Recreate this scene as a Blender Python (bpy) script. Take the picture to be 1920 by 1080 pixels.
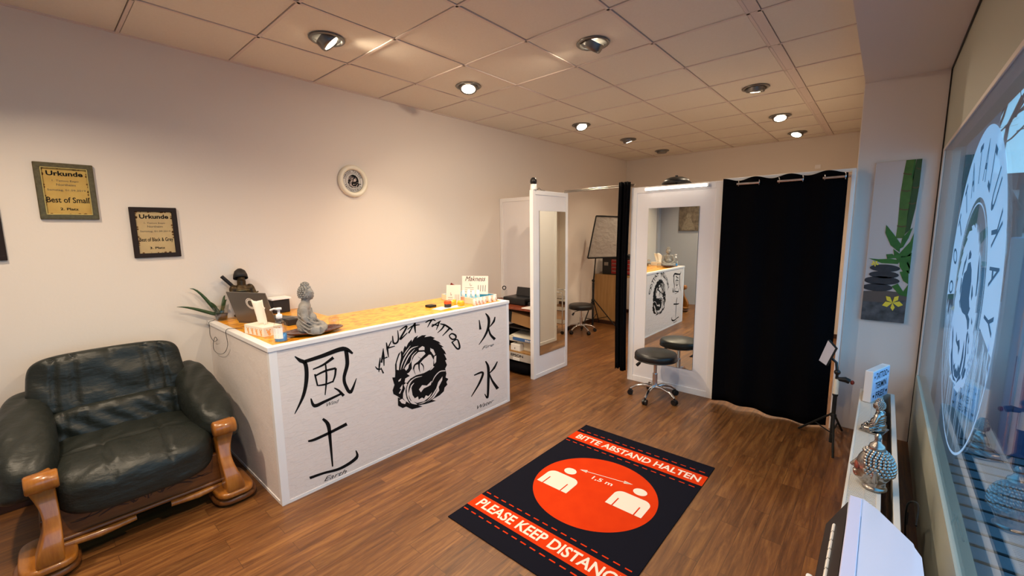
import bpy, bmesh, math, random
from mathutils import Vector, Matrix
random.seed(7)
S = bpy.context.scene
for o in list(bpy.data.objects): bpy.data.objects.remove(o)
COL = S.collection
PI = math.pi
# ------------------------------------------------------------------ camera
CAM = Vector((3.8021, -0.52975, 1.62)); FPX = 794.66
YAW, PITCH, ROLL = 0.720665, -0.134462, -0.01243
fw = Vector((-math.sin(YAW)*math.cos(PITCH), math.cos(YAW)*math.cos(PITCH), math.sin(PITCH)))
r0 = Vector((math.cos(YAW), math.sin(YAW), 0)); u0 = r0.cross(fw)
rt = math.cos(ROLL)*r0 + math.sin(ROLL)*u0; up = -math.sin(ROLL)*r0 + math.cos(ROLL)*u0
cd = bpy.data.cameras.new('camera'); cam = bpy.data.objects.new('camera', cd); COL.objects.link(cam)
cd.sensor_width = 36; cd.lens = FPX/1920*36; cd.clip_start = 0.02; cd.clip_end = 200
cam.matrix_world = Matrix(((rt.x, up.x, -fw.x, CAM.x), (rt.y, up.y, -fw.y, CAM.y), (rt.z, up.z, -fw.z, CAM.z), (0, 0, 0, 1)))
S.camera = cam
# ------------------------------------------------------------------ world and exposure
SKY = 2.0
LAMP = 13.5
S.view_settings.view_transform = 'Standard'; S.view_settings.look = 'None'
S.view_settings.gamma = 1; S.view_settings.use_curve_mapping = False
S.view_settings.exposure = 0.16
wd = bpy.data.worlds.new('world'); S.world = wd; wd.use_nodes = True
wn = wd.node_tree.nodes; wl = wd.node_tree.links; bg = wn['Background']
tc = wn.new('ShaderNodeTexCoord'); sp = wn.new('ShaderNodeSeparateXYZ'); cr = wn.new('ShaderNodeValToRGB')
nz = wn.new('ShaderNodeTexNoise'); mxc = wn.new('ShaderNodeMix'); mxc.data_type = 'RGBA'
wl.new(tc.outputs['Generated'], sp.inputs[0]); wl.new(sp.outputs['Z'], cr.inputs[0])
cr.color_ramp.elements[0].position = 0.0; cr.color_ramp.elements[0].color = (0.30, 0.66, 0.95, 1)
cr.color_ramp.elements[1].position = 0.6; cr.color_ramp.elements[1].color = (0.06, 0.42, 0.86, 1)
nz.inputs['Scale'].default_value = 4; nz.inputs['Detail'].default_value = 5
cr2 = wn.new('ShaderNodeValToRGB'); cr2.color_ramp.elements[0].position = 0.45; cr2.color_ramp.elements[1].position = 0.75
cr2.color_ramp.elements[1].color = (0.5, 0.5, 0.5, 1)
wl.new(tc.outputs['Generated'], nz.inputs['Vector']); wl.new(nz.outputs['Fac'], cr2.inputs[0])
wl.new(cr2.outputs[0], mxc.inputs['Factor']); wl.new(cr.outputs[0], mxc.inputs['A']); mxc.inputs['B'].default_value = (0.55, 0.85, 1, 1)
wl.new(mxc.outputs['Result'], bg.inputs['Color']); bg.inputs['Strength'].default_value = SKY

# ------------------------------------------------------------------ photo -> plane helper (points on real planes of the room)
def ray(u, v):
    return rt*((u-960)/FPX) - up*((v-540)/FPX) + fw
def onx(u, v, x): d = ray(u, v); return CAM + d*((x-CAM.x)/d.x)
def ony(u, v, y): d = ray(u, v); return CAM + d*((y-CAM.y)/d.y)
def onz(u, v, z): d = ray(u, v); return CAM + d*((z-CAM.z)/d.z)

# ------------------------------------------------------------------ materials
def lin(c):
    return tuple((x/12.92 if x <= .04045 else ((x+.055)/1.055)**2.4) for x in c)
def mat(name, rgb, rough=.6, metal=0, spec=.5, coat=0, noise=None, bump=None, trans=0, emit=0, sheen=0, alpha=1):
    """rgb in display values; noise=(scale, amount, rgb2); bump=(scale, strength[, stretch])"""
    m = bpy.data.materials.new(name); m.use_nodes = True; n = m.node_tree.nodes; l = m.node_tree.links
    b = n['Principled BSDF']; c = (*lin(rgb), 1)
    b.inputs['Base Color'].default_value = c; b.inputs['Roughness'].default_value = rough
    b.inputs['Metallic'].default_value = metal; b.inputs['Specular IOR Level'].default_value = spec
    b.inputs['Coat Weight'].default_value = coat; b.inputs['Transmission Weight'].default_value = trans
    b.inputs['Sheen Weight'].default_value = sheen; b.inputs['Alpha'].default_value = alpha
    if emit: b.inputs['Emission Color'].default_value = c; b.inputs['Emission Strength'].default_value = emit
    t = n.new('ShaderNodeTexCoord')
    if noise:
        x = n.new('ShaderNodeTexNoise'); x.inputs['Scale'].default_value = noise[0]; x.inputs['Detail'].default_value = 6
        l.new(t.outputs['Object'], x.inputs['Vector'])
        k = n.new('ShaderNodeMix'); k.data_type = 'RGBA'; k.inputs['A'].default_value = c; k.inputs['B'].default_value = (*lin(noise[2]), 1)
        r = n.new('ShaderNodeMapRange'); r.inputs['From Min'].default_value = .5-.5*noise[1]; r.inputs['From Max'].default_value = .5+.5*noise[1]
        l.new(x.outputs['Fac'], r.inputs['Value']); l.new(r.outputs[0], k.inputs['Factor']); l.new(k.outputs['Result'], b.inputs['Base Color'])
    if bump:
        x = n.new('ShaderNodeTexNoise'); x.inputs['Scale'].default_value = bump[0]; x.inputs['Detail'].default_value = 5
        mp = n.new('ShaderNodeMapping'); mp.inputs['Scale'].default_value = bump[2] if len(bump) > 2 else (1, 1, 1)
        l.new(t.outputs['Object'], mp.inputs[0]); l.new(mp.outputs[0], x.inputs['Vector'])
        bb = n.new('ShaderNodeBump'); bb.inputs['Strength'].default_value = bump[1]; bb.inputs['Distance'].default_value = .02
        l.new(x.outputs['Fac'], bb.inputs['Height']); l.new(bb.outputs[0], b.inputs['Normal'])
    return m
def wood(name, c1, c2, rough=.4, scale=(2, 30, 30), coat=0, spec=.5):
    m = mat(name, c1, rough, coat=coat, spec=spec); n = m.node_tree.nodes; l = m.node_tree.links; b = n['Principled BSDF']
    t = n.new('ShaderNodeTexCoord'); mp = n.new('ShaderNodeMapping'); mp.inputs['Scale'].default_value = scale
    x = n.new('ShaderNodeTexNoise'); x.inputs['Scale'].default_value = 1; x.inputs['Detail'].default_value = 8; x.inputs['Roughness'].default_value = .7
    k = n.new('ShaderNodeValToRGB'); k.color_ramp.elements[0].position = .3; k.color_ramp.elements[1].position = .7
    k.color_ramp.elements[0].color = (*lin(c2), 1); k.color_ramp.elements[1].color = (*lin(c1), 1)
    l.new(t.outputs['Object'], mp.inputs[0]); l.new(mp.outputs[0], x.inputs['Vector']); l.new(x.outputs['Fac'], k.inputs[0]); l.new(k.outputs[0], b.inputs['Base Color'])
    return m
def floor_mat():
    m = mat('floor_planks', (.45, .3, .2), .32, spec=.55); n = m.node_tree.nodes; l = m.node_tree.links; b = n['Principled BSDF']
    t = n.new('ShaderNodeTexCoord'); mp = n.new('ShaderNodeMapping'); mp.inputs['Rotation'].default_value = (0, 0, PI/2)
    br = n.new('ShaderNodeTexBrick'); br.inputs['Scale'].default_value = 1; br.inputs['Brick Width'].default_value = .62; br.inputs['Row Height'].default_value = .098
    br.inputs['Mortar Size'].default_value = .0012; br.inputs['Mortar Smooth'].default_value = .1; br.offset = .37; br.inputs['Bias'].default_value = 0
    br.inputs['Color1'].default_value = (1, 1, 1, 1); br.inputs['Color2'].default_value = (0, 0, 0, 1); br.inputs['Mortar'].default_value = (.5, .5, .5, 1)
    l.new(t.outputs['Object'], mp.inputs[0]); l.new(mp.outputs[0], br.inputs['Vector'])
    sc = n.new('ShaderNodeMapping'); sc.inputs['Scale'].default_value = (30, 2.2, 1)
    # shift the grain per plank
    ad = n.new('ShaderNodeVectorMath'); ad.operation = 'MULTIPLY_ADD'; ad.inputs[1].default_value = (1, 7, 0)
    l.new(t.outputs['Object'], sc.inputs[0])
    l.new(br.outputs['Color'], ad.inputs[0]); l.new(sc.outputs[0], ad.inputs[2])
    x = n.new('ShaderNodeTexNoise'); x.inputs['Scale'].default_value = 1; x.inputs['Detail'].default_value = 9; x.inputs['Roughness'].default_value = .72; x.inputs['Distortion'].default_value = .6
    l.new(ad.outputs[0], x.inputs['Vector'])
    r1 = n.new('ShaderNodeValToRGB'); e = r1.color_ramp.elements
    e[0].position = .28; e[0].color = (*lin((.25, .135, .065)), 1); e[1].position = .72; e[1].color = (*lin((.595, .41, .21)), 1)
    a = r1.color_ramp.elements.new(.5); a.color = (*lin((.445, .28, .14)), 1)
    l.new(x.outputs['Fac'], r1.inputs[0])
    mu = n.new('ShaderNodeMix'); mu.data_type = 'RGBA'; mu.blend_type = 'MULTIPLY'; mu.inputs['Factor'].default_value = .45
    r2 = n.new('ShaderNodeMapRange'); r2.inputs['To Min'].default_value = .55; r2.inputs['To Max'].default_value = 1.2
    l.new(br.outputs['Color'], r2.inputs['Value']); l.new(r1.outputs[0], mu.inputs['A']); l.new(r2.outputs[0], mu.inputs['B'])
    m2 = n.new('ShaderNodeMix'); m2.data_type = 'RGBA'; m2.inputs['B'].default_value = (*lin((.16, .09, .05)), 1)
    fm = n.new('ShaderNodeMath'); fm.operation = 'MULTIPLY'; fm.inputs[1].default_value = .6
    l.new(br.outputs['Fac'], fm.inputs[0]); l.new(fm.outputs[0], m2.inputs['Factor']); l.new(mu.outputs['Result'], m2.inputs['A']); l.new(m2.outputs['Result'], b.inputs['Base Color'])
    bb = n.new('ShaderNodeBump'); bb.inputs['Strength'].default_value = .12; bb.inputs['Distance'].default_value = .01
    l.new(x.outputs['Fac'], bb.inputs['Height']); l.new(bb.outputs[0], b.inputs['Normal'])
    rr = n.new('ShaderNodeMapRange'); rr.inputs['To Min'].default_value = .28; rr.inputs['To Max'].default_value = .5
    l.new(x.outputs['Fac'], rr.inputs['Value']); l.new(rr.outputs[0], b.inputs['Roughness'])
    return m
def osb_mat():
    m = mat('osb', (.9, .62, .2), .35, coat=.3); n = m.node_tree.nodes; l = m.node_tree.links; b = n['Principled BSDF']
    t = n.new('ShaderNodeTexCoord'); mp = n.new('ShaderNodeMapping'); mp.inputs['Scale'].default_value = (70, 22, 40)
    v = n.new('ShaderNodeTexVoronoi'); v.inputs['Scale'].default_value = 1; l.new(t.outputs['Object'], mp.inputs[0]); l.new(mp.outputs[0], v.inputs['Vector'])
    k = n.new('ShaderNodeValToRGB'); e = k.color_ramp.elements; e[0].color = (*lin((.74, .42, .06)), 1); e[1].color = (*lin((.97, .72, .22)), 1)
    x = k.color_ramp.elements.new(.35); x.color = (*lin((.93, .62, .13)), 1)
    s2 = n.new('ShaderNodeSeparateColor'); l.new(v.outputs['Color'], s2.inputs[0]); l.new(s2.outputs[0], k.inputs[0]); l.new(k.outputs[0], b.inputs['Base Color'])
    return m
def chip_mat(name, rgb, amt=.35):
    """painted chipboard with flaky relief"""
    m = mat(name, rgb, .55); n = m.node_tree.nodes; l = m.node_tree.links; b = n['Principled BSDF']
    t = n.new('ShaderNodeTexCoord'); mp = n.new('ShaderNodeMapping'); mp.inputs['Scale'].default_value = (60, 18, 60)
    v = n.new('ShaderNodeTexVoronoi'); v.inputs['Scale'].default_value = 1; v.feature = 'F1'
    x = n.new('ShaderNodeTexNoise'); x.inputs['Scale'].default_value = 14; x.inputs['Detail'].default_value = 6
    l.new(t.outputs['Object'], x.inputs['Vector'])
    l.new(t.outputs['Object'], mp.inputs[0]); l.new(mp.outputs[0], v.inputs['Vector'])
    s2 = n.new('ShaderNodeSeparateColor'); l.new(v.outputs['Color'], s2.inputs[0])
    a = n.new('ShaderNodeMath'); a.operation = 'ADD'; l.new(s2.outputs[0], a.inputs[0]); l.new(x.outputs['Fac'], a.inputs[1])
    bb = n.new('ShaderNodeBump'); bb.inputs['Strength'].default_value = amt; bb.inputs['Distance'].default_value = .004
    l.new(a.outputs[0], bb.inputs['Height']); l.new(bb.outputs[0], b.inputs['Normal'])
    return m
def glass_mat(name, tint=(1, 1, 1), base=.05, rough=0.0):
    m = bpy.data.materials.new(name); m.use_nodes = True; n = m.node_tree.nodes; l = m.node_tree.links
    n.remove(n['Principled BSDF']); out = n['Material Output']
    tr = n.new('ShaderNodeBsdfTransparent'); tr.inputs[0].default_value = (*tint, 1)
    gl = n.new('ShaderNodeBsdfGlossy'); gl.inputs['Roughness'].default_value = rough
    lw = n.new('ShaderNodeLayerWeight'); lw.inputs[0].default_value = .5
    pw = n.new('ShaderNodeMath'); pw.operation = 'POWER'; pw.inputs[1].default_value = 5
    l.new(lw.outputs['Facing'], pw.inputs[0])
    mr = n.new('ShaderNodeMapRange'); mr.inputs['To Min'].default_value = base; mr.inputs['To Max'].default_value = .8
    l.new(pw.outputs[0], mr.inputs['Value'])
    mx = n.new('ShaderNodeMixShader'); l.new(mr.outputs[0], mx.inputs[0]); l.new(tr.outputs[0], mx.inputs[1]); l.new(gl.outputs[0], mx.inputs[2])
    l.new(mx.outputs[0], out.inputs['Surface']); return m
def film_mat(name, rgb, a):
    m = bpy.data.materials.new(name); m.use_nodes = True; n = m.node_tree.nodes; l = m.node_tree.links
    n.remove(n['Principled BSDF']); out = n['Material Output']
    tr = n.new('ShaderNodeBsdfTransparent'); d = n.new('ShaderNodeBsdfDiffuse'); t = n.new('ShaderNodeBsdfTranslucent')
    d.inputs[0].default_value = (*lin(rgb), 1); t.inputs[0].default_value = (*lin(rgb), 1)
    m1 = n.new('ShaderNodeMixShader'); m1.inputs[0].default_value = .6; l.new(d.outputs[0], m1.inputs[1]); l.new(t.outputs[0], m1.inputs[2])
    m2 = n.new('ShaderNodeMixShader'); m2.inputs[0].default_value = a; l.new(tr.outputs[0], m2.inputs[1]); l.new(m1.outputs[0], m2.inputs[2])
    l.new(m2.outputs[0], out.inputs['Surface']); return m

M = dict(
    wall=mat('wall_paint', (.90, .86, .82), .85, spec=.2, bump=(60, .03)),
    cool=mat('wall_paint_grey', (.84, .80, .78), .85, spec=.2, bump=(60, .03)),
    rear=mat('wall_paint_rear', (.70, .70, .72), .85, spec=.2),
    tile=mat('ceiling_tile', (.91, .88, .825), .9, spec=.1, noise=(90, .6, (.89, .855, .80)), bump=(250, .05)),
    tbar=mat('ceiling_grid', (.87, .81, .77), .6), gap=mat('ceiling_gap', (.62, .52, .45), .9),
    white=mat('white_paint', (.93, .915, .92), .5, bump=(40, .03)), board=chip_mat('white_chipboard', (.91, .87, .85), .9),
    trim=mat('white_trim', (.94, .93, .93), .35), cream=mat('cream_enamel', (.93, .90, .82), .35),
    black=mat('black_plastic', (.06, .06, .065), .4), matte=mat('black_matte', (.045, .045, .05), .8),
    ink=mat('black_ink', (.05, .045, .05), .75, spec=.2), cloth=mat('black_cloth', (.035, .033, .045), .95, spec=.05, bump=(300, .15)),
    chrome=mat('chrome', (.85, .85, .86), .12, 1), steel=mat('brushed_steel', (.62, .60, .57), .3, 1),
    mirror=mat('mirror_glass', (.93, .95, .93), .0, 1), osb=osb_mat(), floor=floor_mat(),
    leather=mat('dark_green_leather', (.12, .135, .12), .45, spec=.4, bump=(5, .85, (1.3, 1.0, 2.2))),
    seatpad=mat('black_vinyl', (.075, .07, .07), .38), honey=wood('honey_oak', (.69, .44, .16), (.50, .28, .09), .28, (6, 30, 4), coat=.4),
    oakd=wood('brown_oak', (.52, .31, .13), (.32, .17, .06), .35, (30, 2, 30), coat=.2), carve=mat('carved_groove', (.22, .11, .05), .6),
    base=wood('dark_baseboard', (.30, .18, .11), (.20, .11, .07), .4, (2, 3, 60)), desk=wood('light_oak', (.76, .60, .38), (.64, .47, .27), .45, (40, 40, 2)),
    mah=wood('mahogany', (.55, .27, .16), (.42, .18, .10), .3, (30, 2, 30)), rug=mat('rug_navy', (.085, .085, .12), .95, spec=.05, bump=(500, .2)),
    rugo=mat('rug_orange', (.83, .24, .07), .95, spec=.05, noise=(9, .8, (.76, .19, .05)), bump=(500, .2)), rugw=mat('rug_white', (.89, .83, .77), .95, spec=.05),
    stone=mat('grey_stone', (.66, .645, .625), .6, noise=(25, .9, (.40, .39, .38)), bump=(60, .3)), silver=mat('silver_leaf', (.80, .80, .80), .24, 1, noise=(14, .8, (.55, .50, .45))),
    terra=mat('terracotta_patina', (.62, .27, .19), .6, noise=(30, .8, (.45, .2, .15))), bronze=mat('bronze', (.32, .25, .14), .45, .6, noise=(30, .8, (.16, .12, .07))),
    dark=mat('dark_brown', (.10, .075, .06), .6), paper=mat('paper', (.95, .94, .92), .8), tissue=mat('tissue', (.96, .93, .88), .9),
    parch=mat('parchment', (.80, .68, .38), .8, noise=(14, .8, (.70, .55, .27))), parch2=mat('parchment_grey', (.78, .69, .50), .8, noise=(14, .8, (.70, .60, .45))),
    burnt=mat('burnt_edge', (.42, .28, .13), .9), gold=mat('antique_gold', (.45, .40, .27), .4, .5, noise=(60, .9, (.25, .21, .13))), goldlt=mat('gold_bead', (.80, .72, .45), .35, .5),
    frame=mat('dark_frame', (.13, .08, .065), .6, spec=.3), laptop=mat('laptop_shell', (.42, .40, .38), .35, .3), screen=mat('laptop_screen', (.35, .65, .92), .3, emit=1.4),
    leaf=mat('leaf_green', (.17, .27, .13), .5), clear=glass_mat('clear_glass', (.97, .98, .97), .08), pane=glass_mat('window_glass', (.96, .98, .98), .04),
    blue=mat('blue_liquid', (.10, .55, .85), .2), cyan=mat('blue_card', (.35, .70, .82), .6), orange=mat('orange_plastic', (.88, .32, .08), .35), amber=mat('amber', (.92, .68, .08), .25, coat=.5),
    red=mat('red_paint', (.62, .10, .08), .35), redd=mat('dark_red', (.45, .10, .06), .5), cardb=mat('cardboard', (.66, .50, .32), .85), softb=mat('silver_fabric', (.66, .63, .60), .5, .25, bump=(14, 1.0)),
    lens=mat('lamp_lens_glow', (1, .93, .80), .3, emit=14), off=mat('lamp_lens', (.5, .48, .45), .3), can=mat('lamp_steel', (.50, .49, .48), .32, .9),
    tube=mat('led_tube', (1, .95, .86), .3, emit=6), led=mat('led_diffuser', (.78, .80, .88), .4), lbox=mat('lightbox_film', (.80, .84, .97), .5),
    rad=mat('radiator_enamel', (.88, .85, .80), .4), low=mat('parapet_paint', (.66, .66, .60), .6), jamb=mat('window_frame_paint', (.80, .76, .74), .5),
    pier=mat('outside_render', (.60, .57, .60), .85), cab=mat('blue_steel', (.24, .33, .50), .45), deck=mat('paving', (.52, .53, .56), .9, noise=(3, .6, (.45, .46, .5))), seam=mat('grate_gap', (.08, .08, .10), .8),
    bark=mat('bark', (.30, .28, .30), .9), house=mat('far_house', (.66, .66, .68), .9), roof=mat('far_roof', (.30, .26, .28), .9),
    film=film_mat('frosted_film', (.88, .94, 1), .80), filmt=film_mat('frosted_letter_gap', (.30, .38, .46), .85), cabblue=mat('printer_blue', (.25, .42, .65), .4),
    green=mat('bamboo_green', (.33, .45, .13), .5, noise=(20, .8, (.22, .33, .07))), greend=mat('bamboo_dark', (.18, .27, .08), .5), leafp=mat('print_leaf', (.24, .45, .12), .5, noise=(30, .8, (.12, .30, .07))),
    node=mat('bamboo_node', (.35, .27, .12), .6), pebble=mat('print_pebble', (.13, .12, .13), .4, noise=(30, .8, (.22, .20, .22))), rock=mat('print_rock', (.10, .095, .10), .5, noise=(18, .5, (.38, .37, .38))),
    slab=mat('print_slab', (.35, .29, .26), .6), yellow=mat('print_yellow', (.92, .80, .22), .5), canvas=mat('canvas_white', (.77, .71, .69), .8),
    sepia=mat('sepia_print', (.52, .45, .38), .7, noise=(14, .5, (.28, .24, .2))), gloss=mat('glossy_white', (.86, .88, .96), .06, coat=1), lav=mat('white_plastic', (.84, .83, .92), .3),
    char=mat('charcoal_plastic', (.13, .13, .14), .5), curl=mat('inner_yellow_wall', (.93, .87, .70), .8), grey=mat('grey_ink', (.35, .33, .30), .8), skinp=mat('pink_cream', (.95, .86, .82), .7),
)

# ------------------------------------------------------------------ mesh builder
WM = {}
def I4(): return Matrix.Identity(4)
class MB:
    def __init__(s, T=None): s.v = []; s.f = []; s.mi = []; s.sm = []; s.T = T or I4()
    def add(s, vs, fs, mi=0, smooth=False):
        k = len(s.v); s.v += [s.T @ Vector(p) for p in vs]
        for f in fs: s.f.append([k+i for i in f]); s.mi.append(mi); s.sm.append(smooth)
        return s
    def bm(s, bm, mi=0, smooth=False):
        bm.verts.ensure_lookup_table(); bm.verts.index_update()
        s.add([v.co.copy() for v in bm.verts], [[v.index for v in f.verts] for f in bm.faces], mi, smooth); bm.free(); return s
    def box(s, lo, hi, mi=0, bev=0, R=None, seg=2):
        lo = Vector(lo); hi = Vector(hi); c = (lo+hi)/2; d = hi-lo
        b = bmesh.new(); bmesh.ops.create_cube(b, size=1); bmesh.ops.scale(b, vec=d, verts=b.verts)
        if bev: bmesh.ops.bevel(b, geom=b.edges[:]+b.verts[:], offset=min(bev, min(d)*.49), segments=seg, affect='EDGES', profile=.5)
        Tm = Matrix.Translation(c) @ (R.to_4x4() if R else I4()); bmesh.ops.transform(b, matrix=Tm, verts=b.verts)
        return s.bm(b, mi, False)
    def tube(s, pts, rad, n=10, mi=0, caps=True):
        pts = [Vector(p) for p in pts]; m = len(pts)
        rs = rad if isinstance(rad, (list, tuple)) else [rad]*m
        vs = []; fs = []; ref = None
        for i, p in enumerate(pts):
            t = (pts[min(i+1, m-1)]-pts[max(i-1, 0)])
            if t.length < 1e-9: t = Vector((0, 0, 1))
            t.normalize()
            if ref is None:
                ref = t.orthogonal().normalized()
            ref = (ref - t*ref.dot(t)); ref = ref.normalized() if ref.length > 1e-6 else t.orthogonal().normalized()
            b = t.cross(ref)
            for k in range(n):
                a = 2*PI*k/n; vs.append(p + (ref*math.cos(a)+b*math.sin(a))*rs[i])
        for i in range(m-1):
            for k in range(n): fs.append([i*n+k, i*n+(k+1) % n, (i+1)*n+(k+1) % n, (i+1)*n+k])
        s.add(vs, fs, mi, True)
        if caps: s.add(vs[:n], [list(range(n))[::-1]], mi); s.add(vs[-n:], [list(range(n))], mi)
        return s
    def cyl(s, a, b, r, r2=None, n=24, mi=0): return s.tube([a, b], [r, r if r2 is None else r2], n, mi)
    def lathe(s, prof, c=(0, 0, 0), axis=(0, 0, 1), n=32, mi=0, smooth=True, close=False):
        ax = Vector(axis).normalized(); q = Vector((0, 0, 1)).rotation_difference(ax).to_matrix(); c = Vector(c)
        vs = []; fs = []; m = len(prof)
        for (r, h) in prof:
            for k in range(n): a = 2*PI*k/n; vs.append(c + q @ Vector((r*math.cos(a), r*math.sin(a), h)))
        for i in range(m if close else m-1):
            j = (i+1) % m
            for k in range(n): fs.append([i*n+k, i*n+(k+1) % n, j*n+(k+1) % n, j*n+k])
        return s.add(vs, fs, mi, smooth)
    def ell(s, c, r, mi=0, n=20, R=None):
        b = bmesh.new(); bmesh.ops.create_uvsphere(b, u_segments=n, v_segments=max(6, n//2+2), radius=1)
        r = Vector(r) if not isinstance(r, (int, float)) else Vector((r, r, r))
        T = Matrix.Translation(Vector(c)) @ (R.to_4x4() if R else I4()) @ Matrix.Diagonal((*r, 1))
        bmesh.ops.transform(b, matrix=T, verts=b.verts); return s.bm(b, mi, True)
    def sq(s, c, d, k=5, n=14, fn=None, mi=0, R=None):
        """rounded block of full size d; fn deforms local point (unit coords, point)"""
        b = bmesh.new(); bmesh.ops.create_cube(b, size=2); bmesh.ops.subdivide_edges(b, edges=b.edges[:], cuts=n, use_grid_fill=True)
        for v in b.verts:
            p = v.co.copy(); L = (abs(p.x)**k+abs(p.y)**k+abs(p.z)**k)**(1/k); p = p/L
            q = Vector((p.x*d[0]/2, p.y*d[1]/2, p.z*d[2]/2))
            if fn: q = fn(p, q)
            if R: q = R @ q
            v.co = Vector(c)+q
        return s.bm(b, mi, True)
    def prism(s, poly, fr, th, mi=0, smooth=False):
        """poly 2D in frame (o,u,v,n), thickness th along n"""
        o, u, v, n = [Vector(x) for x in fr]; m = len(poly)
        a = [o+u*p[0]+v*p[1] for p in poly]; b = [p+n*th for p in a]
        s.add(a+b, [list(range(m))[::-1], list(range(m, 2*m))], mi)
        s.add(a+b, [[i, (i+1) % m, m+(i+1) % m, m+i] for i in range(m)], mi, smooth); return s
    def poly(s, pts, mi=0): return s.add(pts, [list(range(len(pts)))], mi)
    def build(s, name, mats, parent=None, at=None, local=False):
        me = bpy.data.meshes.new(name)
        if not isinstance(mats, (list, tuple)): mats = [mats]
        W = I4() if local else (WM.get(parent.name, I4()) if parent else Matrix.Translation(Vector(at)) if at else I4())
        inv = W.inverted(); vs = [inv @ p for p in s.v]
        me.from_pydata(vs, [], s.f); me.update()
        for mm in mats: me.materials.append(M[mm] if isinstance(mm, str) else mm)
        me.polygons.foreach_set('material_index', s.mi); me.polygons.foreach_set('use_smooth', s.sm)
        b = bmesh.new(); b.from_mesh(me); bmesh.ops.recalc_face_normals(b, faces=b.faces) if len(s.f) < 60000 and not getattr(s, 'keep', False) else None; b.to_mesh(me); b.free()
        o = bpy.data.objects.new(name, me); COL.objects.link(o)
        if parent: o.parent = parent; WM[o.name] = WM.get(parent.name, I4())
        elif at: o.location = Vector(at); WM[o.name] = Matrix.Translation(Vector(at))
        else: WM[o.name] = I4()
        return o
def tag(o, label=None, cat=None, group=None, kind=None):
    if label: o['label'] = label
    if cat: o['category'] = cat
    if group: o['group'] = group
    if kind: o['kind'] = kind
    return o
def thing(name, label, cat, loc=(0, 0, 0), rz=0, group=None):
    o = bpy.data.objects.new(name, None); COL.objects.link(o); o.empty_display_size = .1
    o.location = loc; o.rotation_euler = (0, 0, rz); tag(o, label, cat, group)
    WM[o.name] = Matrix.Translation(Vector(loc)) @ Matrix.Rotation(rz, 4, 'Z'); return o
def struct(name, mb, mats, at=None): return tag(mb.build(name, mats, None, at), kind='structure')
def dup(root, loc, rz, label=None):
    r = root.copy(); COL.objects.link(r); r.location = loc; r.rotation_euler = (0, 0, rz)
    if label: r['label'] = label
    for ch in list(root.children):
        c = ch.copy(); COL.objects.link(c); c.parent = r
        for g in list(ch.children): d = g.copy(); COL.objects.link(d); d.parent = c
    return r
def textmesh(txt, fr, w=None, h=None, shear=0, bold=0, ext=.0006, spacing=1.0, center=True, sx=None):
    """returns MB of text on frame (o,u,v): width w and cap height h"""
    c = bpy.data.curves.new('t', 'FONT'); c.body = txt; c.shear = shear; c.offset = bold; c.size = 1; c.space_character = spacing; c.resolution_u = 3
    o = bpy.data.objects.new('t', c); COL.objects.link(o); dg = bpy.context.evaluated_depsgraph_get(); dg.update()
    me = o.evaluated_get(dg).to_mesh(); vs = [v.co.copy() for v in me.vertices]; fs = [list(p.vertices) for p in me.polygons]
    o.evaluated_get(dg).to_mesh_clear(); bpy.data.objects.remove(o); bpy.data.curves.remove(c)
    x0 = min(v.x for v in vs); x1 = max(v.x for v in vs); y0 = min(v.y for v in vs); y1 = max(v.y for v in vs)
    ky = (h/(y1-y0)) if h else None; kx = (w/(x1-x0)) if w else ky
    if ky is None: ky = kx
    O, U, V = [Vector(a) for a in fr]; mb = MB(); mb.keep = True
    mx = (x0+x1)/2 if center else x0
    mb.add([O+U*((p.x-mx)*kx)+V*((p.y-y0)*ky) for p in vs], fs); return mb
def ribbon(pts, ws, sub=6):
    """2D stroke outline with width per point (Catmull-Rom smoothed)"""
    P = [Vector((p[0], p[1])) for p in pts]; n = len(P); C = []; W = []
    if not isinstance(ws, (list, tuple)): ws = [ws]*n
    for i in range(n-1):
        p0 = P[max(i-1, 0)]; p1 = P[i]; p2 = P[i+1]; p3 = P[min(i+2, n-1)]
        for k in range(sub):
            t = k/sub
            C.append(.5*((2*p1)+(p2-p0)*t+(2*p0-5*p1+4*p2-p3)*t*t+(-p0+3*p1-3*p2+p3)*t**3)); W.append(ws[i]*(1-t)+ws[i+1]*t)
    C.append(P[-1]); W.append(ws[-1]); L = []; R = []
    for i, c in enumerate(C):
        t = C[min(i+1, len(C)-1)]-C[max(i-1, 0)]
        if t.length < 1e-9: t = Vector((1, 0))
        t.normalize(); nn = Vector((-t.y, t.x)); L.append(c+nn*W[i]/2); R.append(c-nn*W[i]/2)
    return L, R
def add_stroke(mb, mp, pts, ws, mi=0, sub=6):
    L, R = ribbon(pts, ws, sub); n = len(L); vs = [mp(p.x, p.y) for p in L]+[mp(p.x, p.y) for p in R]
    mb.add(vs, [[i, i+1, n+i+1, n+i] for i in range(n-1)], mi); mb.keep = True
def add_poly(mb, mp, pts, mi=0): mb.add([mp(*p) for p in pts], [list(range(len(pts)))], mi); mb.keep = True
def voxel(mb, size, name, mats, parent, smooth=8, sub=0):
    """fuse overlapping volumes into one skin"""
    o = mb.build('tmp', mats, None); md = o.modifiers.new('r', 'REMESH'); md.mode = 'VOXEL'; md.voxel_size = size
    sm = o.modifiers.new('s', 'SMOOTH'); sm.iterations = smooth; sm.factor = .5
    dg = bpy.context.evaluated_depsgraph_get(); dg.update(); me = bpy.data.meshes.new_from_object(o.evaluated_get(dg))
    bpy.data.objects.remove(o); me.polygons.foreach_set('use_smooth', [True]*len(me.polygons)); me.name = name
    if not me.materials: me.materials.append(M[mats])
    W = WM.get(parent.name, I4()) if parent else I4(); me.transform(W.inverted())
    r = bpy.data.objects.new(name, me); COL.objects.link(r)
    if parent: r.parent = parent; WM[r.name] = W
    return r
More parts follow.
